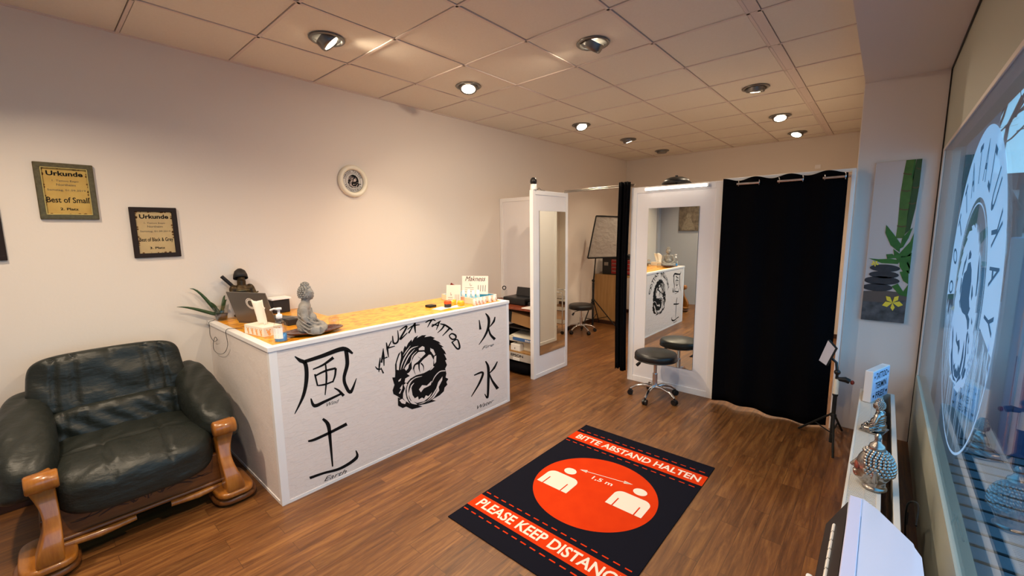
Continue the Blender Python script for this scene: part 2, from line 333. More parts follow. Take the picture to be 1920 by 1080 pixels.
def smooth(pts, sub=5):
    P = [Vector(p) for p in pts]; n = len(P); C = []
    for i in range(n-1):
        p0 = P[max(i-1, 0)]; p1 = P[i]; p2 = P[i+1]; p3 = P[min(i+2, n-1)]
        for k in range(sub):
            t = k/sub; C.append(.5*((2*p1)+(p2-p0)*t+(2*p0-5*p1+4*p2-p3)*t*t+(-p0+3*p1-3*p2+p3)*t**3))
    return C+[P[-1]]
def rot(ax, a): return Matrix.Rotation(a, 3, ax)

# ================================================================== THE ROOM
H = 2.899; YB = 7.13; YR = -1.5
struct('floor', MB().box((-.1, YR-.1, -.12), (4.15, YB+.1, 0)), 'floor')
struct('wall_left', MB().box((-.12, YR-.1, 0), (0, YB+.1, H+.1)), 'wall')
struct('wall_back', MB().box((0, YB, 0), (3.7, YB+.1, H+.1)), 'wall')
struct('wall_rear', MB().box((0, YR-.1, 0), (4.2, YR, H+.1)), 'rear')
struct('wall_inner', MB().box((3.59, 3.83, 0), (3.7, YB, H+.1)), 'wall')
struct('wall_pillar', MB().box((3.6, 3.7, 0), (4.14, 3.83, H+.1)), 'cool')
struct('trim_soffit', MB().box((3.6, YR, 2.667), (4.054, 3.7, H+.1)), 'cool')
struct('wall_right', MB().box((4.054, YR, 2.143), (4.16, 3.7, H+.1)).box((4.05, YR, 0), (4.10, 3.7, .54)), ['low'])
struct('trim_gap', MB().box((4.046, YR, 2.655), (4.0535, 3.694, 2.6665)).box((4.046, 3.692, 0), (4.0535, 3.6995, 2.6665)), 'dark')
struct('baseboard_left', MB().box((0, YR, 0), (.016, .3, .062), bev=.004).box((0, 3.62, 0), (.016, YB, .062), bev=.004), 'base')
struct('baseboard_back', MB().box((0, YB-.016, 0), (3.59, YB, .062), bev=.004), 'base')
# ceiling: tiles recessed over a T-bar grid
cb = MB(); cb.box((-.05, YR, H+.012), (3.62, YB, H+.1), 2)
xs = [-.03] + [.595+.625*i for i in range(4)] + [3.07, 3.13, 3.7]
ys = [(-3+j)*.625 for j in range(16)]
for a, b in zip(xs[:-1], xs[1:]):
    if b-a < .1: cb.box((a, YR, H+.002), (b, YB, H+.008), 1); continue
    for c, d in zip(ys[:-1], ys[1:]):
        x0, x1, y0, y1 = max(a+.014, 0), min(b-.014, 3.6), max(c+.014, YR), min(d-.014, YB)
        if y1 > y0: cb.box((x0, y0, H+.004+random.random()*.003), (x1, y1, H+.014), 0)
for x in xs[1:-1]: cb.box((x-.009, YR, H), (x+.009, YB, H+.01), 1)
for y in ys:
    if YR < y < YB: cb.box((0, y-.009, H), (3.6, y+.009, H+.01), 1)
for x0 in (0,): cb.box((x0, YR, H-.002), (x0+.018, YB, H+.01), 1)
cb.box((0, YB-.018, H-.002), (3.6, YB, H+.01), 1)
struct('ceiling', cb, ['tile', 'tbar', 'gap'])
# window
wf = MB(); wf.box((4.052, 3.64, .54), (4.10, 3.699, 2.143), 0, .004).box((4.052, YR, 2.12), (4.10, 3.64, 2.143), 0, .003)
w1 = struct('window_1', wf, 'jamb')
tag(MB().box((4.057, YR, .54), (4.061, 3.64, 2.12)).build('window_pane', 'pane', w1), 'clear window pane')

# ================================================================== CEILING LAMPS
def lamp(cx, cy, aim, lit, label):
    t = thing('ceiling_downlight', label, 'ceiling light', (cx, cy, H), 0, 'recessed ceiling downlights')
    MB().lathe([(.108, .004), (.115, -.003), (.11, -.008), (.094, -.010), (.088, -.004), (.086, .003), (.001, .0035)], (cx, cy, H), n=40).build('trim_ring', 'can', t)
    a = Vector(aim).normalized(); c = Vector((cx, cy, H+.012))
    e = c+a*.055
    MB().lathe([(.080, -.012), (.080, .030), (.076, .045), (.068, .05), (.060, .044)], c, a, 36).build('swivel_can', 'can', t)
    MB().lathe([(.0, .051), (.03, .050), (.062, .044)], c, a, 32).build('lens', 'lens' if lit else 'off', t)
    if lit:
        L = bpy.data.lights.new('lamp_light', 'AREA'); L.shape = 'DISK'; L.size = .10; L.energy = LAMP*lit; L.color = (1, .80, .575); L.spread = math.radians(125)
        lo = bpy.data.objects.new('lamp_light', L); COL.objects.link(lo); lo.parent = t
        lo.location = Vector((0, 0, .012))+a*.066; lo.rotation_euler = (-a).to_track_quat('Z', 'Y').to_euler()
    return t
lamp(.9, .94, (.35, .75, -.9), 1, 'lit round downlight tilted away, nearest above the armchair')
lamp(.9, 2.22, (.25, -.25, -1), 1.0, 'very bright downlight above the reception counter')
lamp(2.17, 2.21, (-.7, .1, -.9), 1, 'lit round downlight tilted left, in the middle of the ceiling')
lamp(.87, 4.14, (.4, -.3, -1), 1, 'lit downlight third from the front in the left row')
lamp(.9, 5.35, (.2, .25, -1), .6, 'dim downlight second from the back, left row')
lamp(.9, 6.58, (0, 0, -1), 0, 'unlit downlight nearest the back wall, left row')
lamp(2.79, 4.07, (-.1, .2, -1), 1, 'lit downlight nearest the camera in the right row by the pillar')
lamp(2.77, 5.40, (.1, -.4, -1), 1, 'bright downlight in the middle of the right row')
lamp(2.78, 6.59, (-.2, -.4, -1), 1, 'bright downlight nearest the back wall, right row')

lamp(2.17, -.30, (-.2, 0, -1), 1.3, 'added unseen fill downlight above the frame, left of the camera')  # this and the next two lamps are added out of view as fill
lamp(.9, -.93, (.1, .3, -1), 1.3, 'added unseen fill downlight over the armchair side, behind the frame edge')  # added outside the frame to brighten the armchair side
lamp(3.1, .95, (-.3, 0, -1), 1.2, 'added unseen fill downlight over the floor mat side, above the frame edge')  # unseen extra lamp, added to lift the light on the floor
# ================================================================== RECEPTION COUNTER
CX, CY0, CY1, CH = 1.214, .312, 2.368, .975
ct = thing('reception_counter', 'white chipboard reception counter with yellow worktop and black painted dragon and signs', 'counter', (.9, 1.34, 0))
MB().box((CX-.03, CY0+.045, .02), (CX-.004, CY1-.03, CH-.023)).build('front_panel', 'board', ct)
MB().box((.002, CY0+.004, .02), (CX-.035, CY0+.03, CH-.023)).build('side_panel', 'board', ct); MB().box((.60, CY1-.03, .0), (CX-.035, CY1-.006, CH-.023)).build('side_panel', 'board', ct)
tr = MB(); tr.box((CX-.035, CY0, 0), (CX, CY0+.045, CH-.023), bev=.002).box((CX-.03, CY1-.032, 0), (CX, CY1, CH-.023), bev=.002)
tr.box((CX-.035, CY0+.045, 0), (CX-.001, CY1-.03, .02)).box((.002, CY0, 0), (CX-.035, CY0+.02, .02)); tr.build('corner_trim', 'trim', ct)
tr = MB()
tr.box((CX-.045, CY0-.006, CH-.024), (CX+.006, CY1+.004, CH+.003), bev=.002)
tr.box((.002, CY0-.006, CH-.024), (CX-.045, CY0+.04, CH+.003), bev=.002)
tr.box((.56, CY1-.04, CH-.024), (CX-.045, CY1+.004, CH+.003), bev=.002)
tr.build('worktop_edging', 'trim', ct)
MB().box((.56, CY0+.04, CH-.02), (CX-.045, CY1-.04, CH), bev=0).box((.002, CY0+.04, CH-.02), (.56, .97, CH)).build('worktop', 'osb', ct)
MB().box((.56, .97, 0), (.58, CY1-.04, CH-.02)).build('inner_panel', 'board', ct)
# --- painted characters (drawn on the front plane)
FX = CX-.003
def mpk(a, b): return onx(480+a/2.7, 560+b/2.7, FX)
def brush(mb, strokes, mp=mpk, mi=0, sub=6):
    for p, w in strokes: add_stroke(mb, mp, p, [q*1.15 for q in w], mi, sub)
wind = [([(196, 292), (222, 312), (250, 330), (256, 400), (240, 490), (196, 584)], [3, 16, 18, 18, 14, 3]), ([(236, 322), (330, 292), (440, 254), (490, 278)], [14, 17, 20, 8]),
        ([(456, 262), (462, 330), (446, 400), (456, 445), (480, 472), (509, 402)], [18, 17, 14, 15, 15, 2]), ([(392, 298), (340, 335), (288, 358)], [14, 9, 5]),
        ([(352, 330), (357, 400), (350, 488)], [6, 9, 4]), ([(298, 382), (312, 442)], [8, 7]), ([(302, 390), (350, 366), (404, 352)], [7, 9, 9]),
        ([(404, 352), (400, 390), (388, 424)], [10, 8, 6]), ([(314, 440), (350, 434), (392, 418)], [6, 8, 6]), ([(278, 505), (296, 542), (350, 520), (438, 478)], [5, 16, 12, 8]), ([(396, 452), (420, 466), (444, 492)], [4, 10, 14])]
mb = MB(); brush(mb, wind); mb.build('painted_character', 'ink', ct)
earth = [([(264, 722), (300, 712), (380, 675), (460, 634)], [8, 12, 12, 14]), ([(338, 608), (366, 640), (376, 720), (388, 850)], [10, 18, 13, 6]), ([(272, 908), (340, 884), (430, 858), (508, 806), (506, 768)], [12, 10, 12, 14, 4])]
mb = MB(); brush(mb, earth); mb.build('painted_character', 'ink', ct)
fire = [([(1162, 74), (1178, 100), (1176, 145), (1158, 190), (1128, 234)], [4, 12, 11, 8, 2]), ([(1176, 140), (1186, 180), (1210, 206)], [3, 9, 13]), ([(1130, 108), (1136, 156)], [3, 10]), ([(1210, 92), (1204, 115), (1184, 142)], [4, 9, 3])]
mb = MB(); brush(mb, fire); mb.build('painted_character', 'ink', ct)
water = [([(1162, 316), (1176, 350), (1176, 430), (1172, 500), (1158, 482)], [5, 12, 11, 9, 3]), ([(1222, 318), (1206, 350), (1182, 378)], [4, 9, 3]), ([(1180, 376), (1196, 415), (1224, 456)], [4, 9, 15]), ([(1104, 388), (1148, 374), (1132, 425), (1090, 496)], [5, 10, 9, 3])]
mb = MB(); brush(mb, water); mb.build('painted_character', 'ink', ct)
for txt, (a, b), (c, d), h in (('Wind', (358, 546), (422, 524), .023), ('Earth', (345, 926), (460, 882), .029), ('Fire', (1144, 258), (1204, 238), .027), ('Water', (1120, 560), (1204, 524), .033)):
    P, Q = mpk(a, b), mpk(c, d); U = (Q-P); w = U.length; U.normalize()
    textmesh(txt, (P+Vector((.0005, 0, 0)), U, (0, 0, 1)), w, h, .45, -.002, center=False).build('painted_word', 'ink', ct)
# --- dragon emblem
SIL = [(330, 640), (328, 560), (345, 500), (362, 450), (398, 418), (408, 440), (415, 400), (428, 368), (440, 385), (462, 340), (495, 305), (500, 328), (525, 285), (562, 264), (548, 292), (600, 263), (645, 260), (625, 282), (690, 272), (732, 290), (712, 302), (772, 328), (792, 348), (768, 345), (822, 382), (797, 382), (832, 425), (846, 456), (824, 450), (852, 508), (836, 518), (854, 562), (836, 600), (848, 650), (840, 690), (868, 705), (848, 735), (858, 762), (830, 792), (822, 830), (780, 870), (700, 915), (742, 926), (640, 958), (560, 972), (606, 984), (540, 1002), (500, 1012), (440, 985), (405, 1000), (358, 975), (356, 892), (385, 905), (352, 880), (312, 858), (303, 820), (322, 765), (305, 712), (300, 690), (328, 688)]
CUT = [[(470, 640), (498, 600), (495, 530), (520, 475), (565, 432), (622, 428), (640, 455), (690, 460), (716, 510), (714, 570), (680, 612), (620, 645), (540, 668), (485, 700), (448, 745), (425, 740), (432, 700), (478, 674), (448, 652)],
       [(567, 398), (604, 372), (626, 382), (626, 412), (570, 415)], [(664, 374), (695, 398), (716, 406), (736, 455), (722, 470), (694, 430), (672, 412)], [(726, 476), (746, 468), (744, 532), (726, 555), (720, 512)], [(712, 572), (726, 580), (700, 608), (680, 620)],
       [(345, 612), (344, 545), (366, 478), (386, 432), (388, 490), (372, 560), (366, 616)], [(470, 545), (446, 565), (424, 600), (440, 622), (462, 595)],
       [(415, 765), (440, 745), (455, 765), (437, 850), (445, 900), (480, 955), (430, 925), (408, 900), (410, 850), (430, 800)],
       [(480, 800), (490, 780), (505, 868), (528, 902), (560, 882), (568, 915), (600, 893), (622, 905), (640, 870), (665, 880), (705, 838), (678, 885), (620, 932), (550, 948), (490, 922), (462, 860)],
       [(570, 812), (602, 768), (650, 772), (700, 722), (690, 765), (660, 782), (620, 800), (590, 840)],
       [(808, 680), (765, 738), (745, 800), (700, 872), (652, 925), (560, 962), (640, 947), (722, 895), (775, 822), (770, 785), (806, 715)],
       [(376, 800), (404, 760), (402, 800), (378, 855), (366, 850), (390, 812)], [(362, 720), (390, 696), (384, 722), (364, 734)], [(400, 905), (440, 935), (430, 960), (395, 950), (372, 920)], [(500, 920), (560, 968), (470, 950)]]
CSTR = [([(562, 372), (490, 400), (432, 480), (396, 560), (385, 612)], [2, 11, 12, 9, 3]), ([(528, 402), (470, 470), (430, 548), (408, 604)], [2, 10, 10, 3]), ([(484, 368), (440, 425), (410, 470)], [2, 9, 2]), ([(548, 425), (505, 470), (490, 520), (470, 560)], [3, 10, 8, 2]),
        ([(602, 676), (520, 700), (468, 760), (455, 850), (478, 925), (535, 960)], [3, 10, 16, 16, 12, 4]), ([(838, 622), (782, 630), (732, 680), (702, 742)], [9, 9, 8, 3]), ([(520, 745), (495, 775), (488, 800)], [3, 12, 8])]
BSTR = [([(660, 375), (662, 440), (604, 500), (560, 550)], [50, 34, 24, 30]), ([(565, 545), (530, 562), (518, 610), (536, 662)], [22, 14, 9, 2]), ([(570, 548), (572, 600), (582, 640)], [18, 12, 2]), ([(590, 545), (614, 575), (618, 622)], [16, 11, 2]), ([(560, 540), (524, 565), (506, 616)], [18, 11, 2]), ([(640, 460), (602, 500), (560, 480)], [10, 6, 2]),
        ([(546, 680), (470, 735), (438, 830), (470, 935), (530, 968), (620, 952), (705, 888), (755, 805)], [2, 6, 9, 10, 10, 10, 8, 3])]
LET = [([(128, 578), (150, 604), (186, 606)], [4, 12, 8]), ([(178, 488), (170, 560), (164, 636)], [5, 13, 5]), ([(184, 590), (210, 648)], [6, 12]),
       ([(210, 396), (190, 540)], [5, 14]), ([(208, 400), (214, 480), (216, 572)], [5, 13, 6]), ([(188, 508), (250, 484)], [6, 9]), ([(240, 336), (250, 400), (262, 486)], [6, 15, 5]), ([(292, 318), (250, 402)], [6, 11]), ([(250, 394), (326, 372)], [12, 6]),
       ([(303, 268), (312, 338), (344, 340), (362, 300), (354, 212)], [6, 14, 12, 12, 5]), ([(374, 214), (448, 172), (378, 304), (452, 238)], [6, 13, 13, 6]), ([(532, 132), (465, 242)], [6, 12]), ([(530, 128), (528, 180), (536, 240)], [12, 15, 5]), ([(452, 204), (510, 168), (578, 156)], [5, 11, 5]),
       ([(636, 134), (700, 100), (738, 116)], [6, 15, 6]), ([(698, 106), (656, 182)], [14, 4]), ([(792, 116), (698, 174)], [6, 13]), ([(778, 122), (746, 208)], [13, 4]), ([(700, 152), (772, 164)], [6, 10]),
       ([(784, 146), (830, 158), (872, 178)], [6, 14, 8]), ([(828, 160), (800, 200), (758, 238)], [14, 10, 4]), ([(838, 166), (880, 188), (910, 212)], [6, 14, 8]), ([(880, 192), (850, 225), (808, 268)], [14, 10, 4]),
       ([(880, 262), (905, 246), (940, 264), (942, 292), (912, 304), (884, 284), (878, 258)], [8, 10, 14, 10, 12, 9, 8]), ([(902, 336), (958, 306), (982, 382), (956, 398), (902, 330)], [8, 9, 14, 12, 9])]
def emblem(parent, mp, mcut, name='dragon_emblem', letters=True):
    mb = MB(); add_poly(mb, lambda a, b: mp(a, b, 0), SIL, 0)
    for c in CUT: add_poly(mb, lambda a, b: mp(a, b, 1), c, 1)
    for p, w in CSTR: add_stroke(mb, lambda a, b: mp(a, b, 1.3), p, w, 1)
    for p, w in BSTR: add_stroke(mb, lambda a, b: mp(a, b, 2), p, w, 0)
    mb.build(name, ['ink', mcut], parent)
    if letters:
        mb = MB()
        for p, w in LET: add_stroke(mb, lambda a, b: mp(a, b, 0), p, [q*1.4 for q in w])
        mb.build('painted_lettering', 'ink', parent)
emblem(ct, lambda a, b, k: onx(680+a/5.4, 580+b/5.4, FX+k*.0004), 'board')
# emblem in plane coordinates relative to its centre, unit = metre, for reuse
EC = onx(680+580/5.4, 580+630/5.4, FX)
def emu(a, b): p = onx(680+a/5.4, 580+b/5.4, FX); return p.y-EC.y, p.z-EC.z

# ================================================================== THINGS ON THE COUNTER
T0 = CH+.0005
# aloe in a glass
gp = Vector((.075, .385, T0))
t = thing('potted_aloe', 'aloe plant with long dark leaves in a small clear glass pot', 'plant', gp)
MB().lathe([(.001, 0), (.036, 0), (.056, .118), (.053, .118), (.034, .006), (.001, .006)], gp).build('glass_pot', 'clear', t)
MB().lathe([(.001, .007), (.033, .007), (.042, .05), (.001, .055)], gp).build('soil', 'bark', t)
for dx, dy, hh, bend in ((-.02, -.17, .22, .1), (.0, -.26, .08, .05), (.06, .03, .12, .03), (-.05, .05, .14, .04), (.05, -.07, .09, .03), (-.01, -.07, .11, .0)):
    pts = [gp+Vector((dx*s, dy*(s**.8), .04+hh*math.sin(s*PI*.5)+(.02*s if hh < .1 else 0))) for s in [i/7 for i in range(8)]]
    m_ = MB(); m_.tube(pts, [.013*(1-(i/7)**2*.93) for i in range(8)], 8); m_.build('leaf', 'leaf', t)
# samurai figurine
sp_ = Vector((.085, .535, T0)); t = thing('warrior_figurine', 'dark bronze warrior figurine in layered armour behind the laptop', 'figurine', sp_)
m_ = MB(); b = sp_
m_.ell(b+Vector((0, 0, .02)), (.07, .07, .02)).ell(b+Vector((0, 0, .10)), (.05, .06, .09)).ell(b+Vector((0, 0, .20)), (.048, .06, .065)).ell(b+Vector((0, -.055, .225)), (.03, .03, .035)).ell(b+Vector((0, .055, .225)), (.03, .03, .035))
m_.tube([b+Vector((0, -.065, .23)), b+Vector((.03, -.075, .16)), b+Vector((.07, -.03, .14))], [.022, .018, .014]).tube([b+Vector((0, .065, .23)), b+Vector((.03, .08, .17)), b+Vector((.06, .06, .12))], [.022, .018, .014])
m_.cyl(b+Vector((0, 0, .25)), b+Vector((.005, 0, .29)), .03).ell(b+Vector((.008, 0, .305)), (.028, .026, .034)).ell(b+Vector((.035, 0, .302)), (.008, .006, .008))
voxel(m_, .005, 'body', 'bronze', t, 2)
MB().lathe([(.050, -.03), (.046, .0), (.036, .028), (.016, .046), (.001, .048), (.014, .03), (.034, .01), (.046, -.03)], b+Vector((-.008, 0, .334)), (-.45, .1, 1), close=True).build('helmet', 'dark', t)
a_ = MB()
for k in range(6): a_.lathe([(.052, 0), (.058, .006), (.052, .012)], b+Vector((0, 0, .10+k*.022)), n=24)
a_.build('armour_bands', 'gold', t)
MB().tube([b+Vector((-.02, -.12, .33)), b+Vector((-.02, -.03, .22))], [.013, .012]).build('quiver', 'dark', t)
MB().tube([b+Vector((.075, -.09, .12)), b+Vector((.075, .0, .165)), b+Vector((.07, .09, .20))], .006).build('staff', 'gold', t)
# laptop
lb = Vector((.34, .56, T0)); lt = thing('laptop', 'open dark grey laptop with round sticker on its lid', 'laptop', lb)
P0 = onz(448, 602, .995); P1 = onz(508, 611, .995)
U = Vector((.91, .41, 0)).normalized(); Wd = .35; BL = Vector((.275, .44, T0+.016)); BR_ = BL+U*Wd
back = Vector((U.y, -U.x, 0)); V = (Vector((0, 0, 1))*.95+back*.30).normalized(); N = U.cross(V).normalized()
MB().prism([(0, 0), (Wd, 0), (Wd, .235), (0, .235)], (BL, U, V, N*(1 if N.dot(back) > 0 else -1)), .007).build('lid', 'laptop', lt)
MB().prism([(.012, .015), (Wd-.012, .015), (Wd-.012, .223), (.012, .223)], (BL, U, V, -N*(1 if N.dot(back) > 0 else -1)), .0012).build('screen', 'screen', lt)
kb = MB(); kb.prism([(0, 0), (Wd, 0), (Wd, .24), (0, .24)], (BL-Vector((0, 0, .016)), U, -back, Vector((0, 0, 1))), .015); kb.build('base', 'laptop', lt)
kk = MB()
for i in range(12):
    for j in range(5): kk.prism([(.02+i*.0258, .03+j*.021), (.042+i*.0258, .03+j*.021), (.042+i*.0258, .048+j*.021), (.02+i*.0258, .048+j*.021)], (BL-Vector((0, 0, .001)), U, -back, Vector((0, 0, 1))), .002)
kk.build('keyboard', 'black', lt)
Nb = N if N.dot(back) > 0 else -N; sc = BL+U*.19+V*.15+Nb*.0078
s_ = MB()
for r1_, r2_, mi in ((.043, .037, 0), (.034, .026, 0), (.02, 0, 1)):
    n = 28
    if r2_: s_.add([sc+U*(r*math.cos(2*PI*k/n))+V*(r*math.sin(2*PI*k/n)) for r in (r1_, r2_) for k in range(n)], [[k, (k+1) % n, n+(k+1) % n, n+k] for k in range(n)], mi)
    else: s_.add([sc+U*(r1_*math.cos(2*PI*k/n))+V*(r1_*math.sin(2*PI*k/n)) for k in range(n)], [list(range(n))], mi)
s_.keep = True; s_.build('sticker', ['paper', 'grey'], lt)
# tissue box
tl = Vector((.80, .43, T0)); R_ = rot('Z', math.radians(10)); t = thing('tissue_box', 'cream tissue box printed with small orange animals', 'tissue box', tl, math.radians(10))
MB(Matrix.Translation(tl) @ R_.to_4x4()).box((-.115, -.06, 0), (.115, .06, .062), bev=.003).build('box', mat('tissue_carton', (.93, .90, .84), .6), t)
m_ = MB(Matrix.Translation(tl) @ R_.to_4x4()); nseg = 20
for k in range(nseg): pass
pts = []
prof = [(-.075, -.006, .0), (-.07, .012, .03), (-.08, .03, .0)]
vs = []
for i in range(9):
    h = i/8
    for k in range(14):
        s = k/13*2-1; w_ = .034+.034*h
        vs.append(Vector((s*w_*1.2-.02*h, .020*math.sin(s*4+h*1.5)*(1-.3*h), 0.060+.165*h*(1-.18*abs(s+.25))+(.012*math.sin(s*5) if i == 8 else 0))))
m_.add(vs, [[i*14+k, i*14+k+1, (i+1)*14+k+1, (i+1)*14+k] for i in range(8) for k in range(13)], 0, True); o = m_.build('tissue', 'tissue', t)
md = o.modifiers.new('s', 'SOLIDIFY'); md.thickness = .0015
AO = mat('animal_orange', (.93, .68, .42), .7)
for (fx, fy, ux, uy) in ((.1156, 0, 0, 1), (0, -.0606, 1, 0)):
    offs = (-.03, .03) if fx else (-.07, -.02, .03, .08)
    for o_ in offs:
        c = Vector((fx+ux*o_, fy+uy*o_, .027)); uu = Vector((ux, uy, 0)); vv = Vector((0, 0, 1))
        pr = MB(Matrix.Translation(tl) @ R_.to_4x4()); pr.keep = True
        for dx, dz, r in ((0, .003, .011), (-.010, .016, .005), (.010, .016, .005), (.004, -.012, .009)):
            cc = c+uu*dx+vv*dz; pr.add([cc+uu*(r*math.cos(2*PI*k/14))+vv*(r*math.sin(2*PI*k/14)) for k in range(14)], [list(range(14))])
        pr.build('animal_print', AO, t)
# sanitiser bottle
bp = Vector((1.10, .425, T0)); t = thing('hand_sanitizer_bottle', 'clear pump bottle with white label and blue liquid at the counter corner', 'bottle', bp)
MB().lathe([(.001, 0), (.033, 0), (.036, .005), (.036, .09), (.03, .112), (.014, .130), (.013, .150)], bp).build('bottle_body', 'clear', t)
MB().lathe([(.001, .003), (.032, .003), (.033, .006), (.033, .045), (.001, .046)], bp).build('liquid', 'blue', t)
MB().lathe([(.015, .140), (.017, .143), (.017, .164), (.007, .167), (.007, .190), (.017, .192), (.017, .204), (.001, .206)], bp).tube([bp+Vector((0, 0, .198)), bp+Vector((-.02, -.02, .198)), bp+Vector((-.034, -.034, .190))], .006).build('pump', 'trim', t)
lbm = MB(); n = 14; vs = []
for z in (.022, .088):
    for k in range(n): a = -2.2+k*2.2/(n-1); vs.append(bp+Vector((.0366*math.cos(a), .0366*math.sin(a), z)))
lbm.add(vs, [[k, k+1, n+k+1, n+k] for k in range(n-1)], 0, True)
for z in (.030, .04, .055, .06, .066, .074, .079):
    for a0 in (-2.0, -1.2): lbm.add([bp+Vector((.037*math.cos(a0+q*.55), .037*math.sin(a0+q*.55), zz)) for q, zz in ((0, z), (1, z), (1, z+.002), (0, z+.002))], [[0, 1, 2, 3]], 1)
lbm.keep = True; lbm.build('label', ['paper', 'grey'], t)
# jars
for (x, y, r, h, lab) in ((.755, .735, .030, .115, 'clear glass jar with metal lid behind the sanitizer bottle'), (.97, .82, .034, .07, 'small clear glass behind the seated stone figure')):
    t = thing('glass_jar', lab, 'jar', (x, y, T0)); MB().lathe([(.001, 0), (r, 0), (r, h*.85), (r*.85, h*.93), (r*.85, h), (r*.8, h), (r*.92, h*.8), (r*.92, .004), (.001, .004)], (x, y, T0)).build('jar_body', 'clear', t)
    if r == .030: MB().lathe([(r*.88, h*.94), (r*.92, h*.95), (r*.92, h*1.06), (.001, h*1.07)], (x, y, T0)).build('jar_lid', 'chrome', t)
# small dark phone-like box and purse
tag(MB().box((.62, .62, T0), (.70, .69, T0+.045), bev=.004, R=None).build('card_box', 'char', None, (.66, .655, T0)), 'small dark box behind the tissue box on the worktop', 'box')
tag(MB().box((.02, .73, T0), (.13, .86, T0+.11), bev=.006).build('storage_box', 'dark', None, (.08, .8, T0)), 'dark upright box with papers on top behind the laptop', 'box')
tag(MB().box((.012, .72, T0+.1105), (.14, .87, T0+.125), bev=.002, seg=1).build('paper_stack', 'paper', None, (.08, .8, T0+.1105)), 'white papers lying on the dark box behind the laptop', 'papers')
# plate and buddha
pc = Vector((1.055, .645, T0)); t = thing('plate', 'dark red brown oval plate under the stone figure', 'plate', pc)
m_ = MB(Matrix.Translation(pc) @ Matrix.Rotation(math.radians(80), 4, 'Z') @ Matrix.Diagonal((1.45, .8, 1, 1)))
m_.lathe([(.001, 0), (.07, 0), (.105, .012), (.125, .024), (.124, .028), (.10, .017), (.068, .006), (.001, .006)], (0, 0, 0)).build('dish', mat('plate_glaze', (.30, .10, .06), .2, coat=.5), t)
def buddha(name, label, cat, base, yaw, s, matname, curls=True, plinth=False):
    t = thing(name, label, cat, base, yaw); T = Matrix.Translation(Vector(base)) @ Matrix.Rotation(yaw, 4, 'Z') @ Matrix.Scale(s, 4)
    m = MB(T)   # local: facing +x, height about 1
    m.ell((.02, 0, .10), (.22, .30, .10)); m.ell((-.04, 0, .18), (.17, .20, .14)); m.ell((-.05, 0, .38), (.13, .19, .20)); m.ell((-.04, 0, .52), (.11, .20, .10)); m.ell((.05, 0, .28), (.11, .15, .12))
    for sg in (-1, 1):
        m.tube([(-.02, sg*.10, .12), (.12, sg*.28, .10), (.20, sg*.26, .09)], [.10, .095, .085], 16); m.tube([(.20, sg*.27, .09), (.27, sg*.10, .08), (.27, -sg*.10, .085)], [.085, .07, .055], 16)
        m.ell((.25, -sg*.16, .115), (.05, .06, .03)); m.ell((-.04, sg*.19, .51), (.075, .07, .08))
        m.tube([(-.04, sg*.20, .50), (-.02, sg*.27, .34), (.02, sg*.27, .26)], [.075, .065, .06], 14); m.tube([(.02, sg*.27, .26), (.12, sg*.20, .20), (.22, sg*.06, .17)], [.058, .045, .032], 14); m.ell((.24, sg*.03, .165), (.05, .07, .022))
    m.tube([(-.03, 0, .55), (-.01, 0, .68)], [.085, .075], 16)
    m.ell((.0, 0, .77), (.125, .115, .145)); m.ell((.03, 0, .73), (.105, .09, .10)); m.ell((-.01, 0, .92), (.07, .07, .055))
    m.tube([(.112, 0, .82), (.130, 0, .75)], [.010, .018], 8); m.ell((.118, 0, .705), (.022, .036, .012)); m.ell((.09, 0, .67), (.03, .035, .022))
    for sg in (-1, 1): m.ell((-.005, sg*.118, .76), (.028, .014, .07)); m.ell((.112, sg*.042, .79), (.02, .03, .012))
    voxel(m, .011*s, 'body', matname, t, 3)
    rb = MB(T)
    for k in range(5):
        z0 = .44-.07*k; [rb.tube([(-.17, sg*(.05+.01*k), z0+.03), (-.14, sg*.15, z0+.01), (-.06, sg*(.26+.012*k), z0-.03), (.03, sg*(.31+.012*k), z0-.10), (.12, sg*(.33), z0-.16 if z0>.3 else z0-.12)], [.004, .011, .013, .012, .005], 6) for sg in (-1, 1)]
    rb.tube([(-.10, .17, .58), (.07, .08, .46), (.10, -.06, .34), (.08, -.16, .26)], .012, 8); rb.build('robe_folds', matname, t)
    if curls:
        h = MB(T)
        for i in range(9):
            th = i/9*2.3; nn = max(1, int(17*math.sin(th)))
            for k in range(nn):
                a = 2*PI*(k+.5*(i % 2))/nn; x = math.sin(th)*math.cos(a)
                if th > .8 and x > .30: continue
                h.ell((.0-.012+.122*x, .118*math.sin(th)*math.sin(a), .775+.150*math.cos(th)), .0225, n=7)
        for i in range(5):
            th = i/5*1.6; nn = max(1, int(10*math.sin(th)))
            for k in range(nn): a = 2*PI*k/nn; h.ell((-.01+.07*math.sin(th)*math.cos(a), .07*math.sin(th)*math.sin(a), .925+.055*math.cos(th)), .015, n=7)
        h.build('hair_curls', matname, t)
    if plinth: MB(T).box((-.2, -.32, -.0), (.33, .32, .035), bev=.01).build('plinth', matname, t)
    return t
buddha('buddha_statue', 'grey stone seated buddha on a plate at the counter corner', 'statue', (1.045, .615, T0+.007), math.radians(62), .335, 'stone')
# cable over the counter end
pts = [onz(402, 600, T0+.004), onz(392, 604, T0+.004)]+[ony(u, v, CY0-.012) for u, v in ((393, 612), (394, 628), (401, 640), (407, 637), (403, 632), (400, 645), (402, 657), (412, 664), (422, 660), (427, 646), (424, 628), (424, 619))]+[onz(432, 616, T0+.012), onz(455, 616, T0+.004)]
tag(MB().tube(smooth(pts), .0018, 6).build('cable', 'black', None, pts[0]), 'thin black cable looping over the left end of the counter', 'cable')
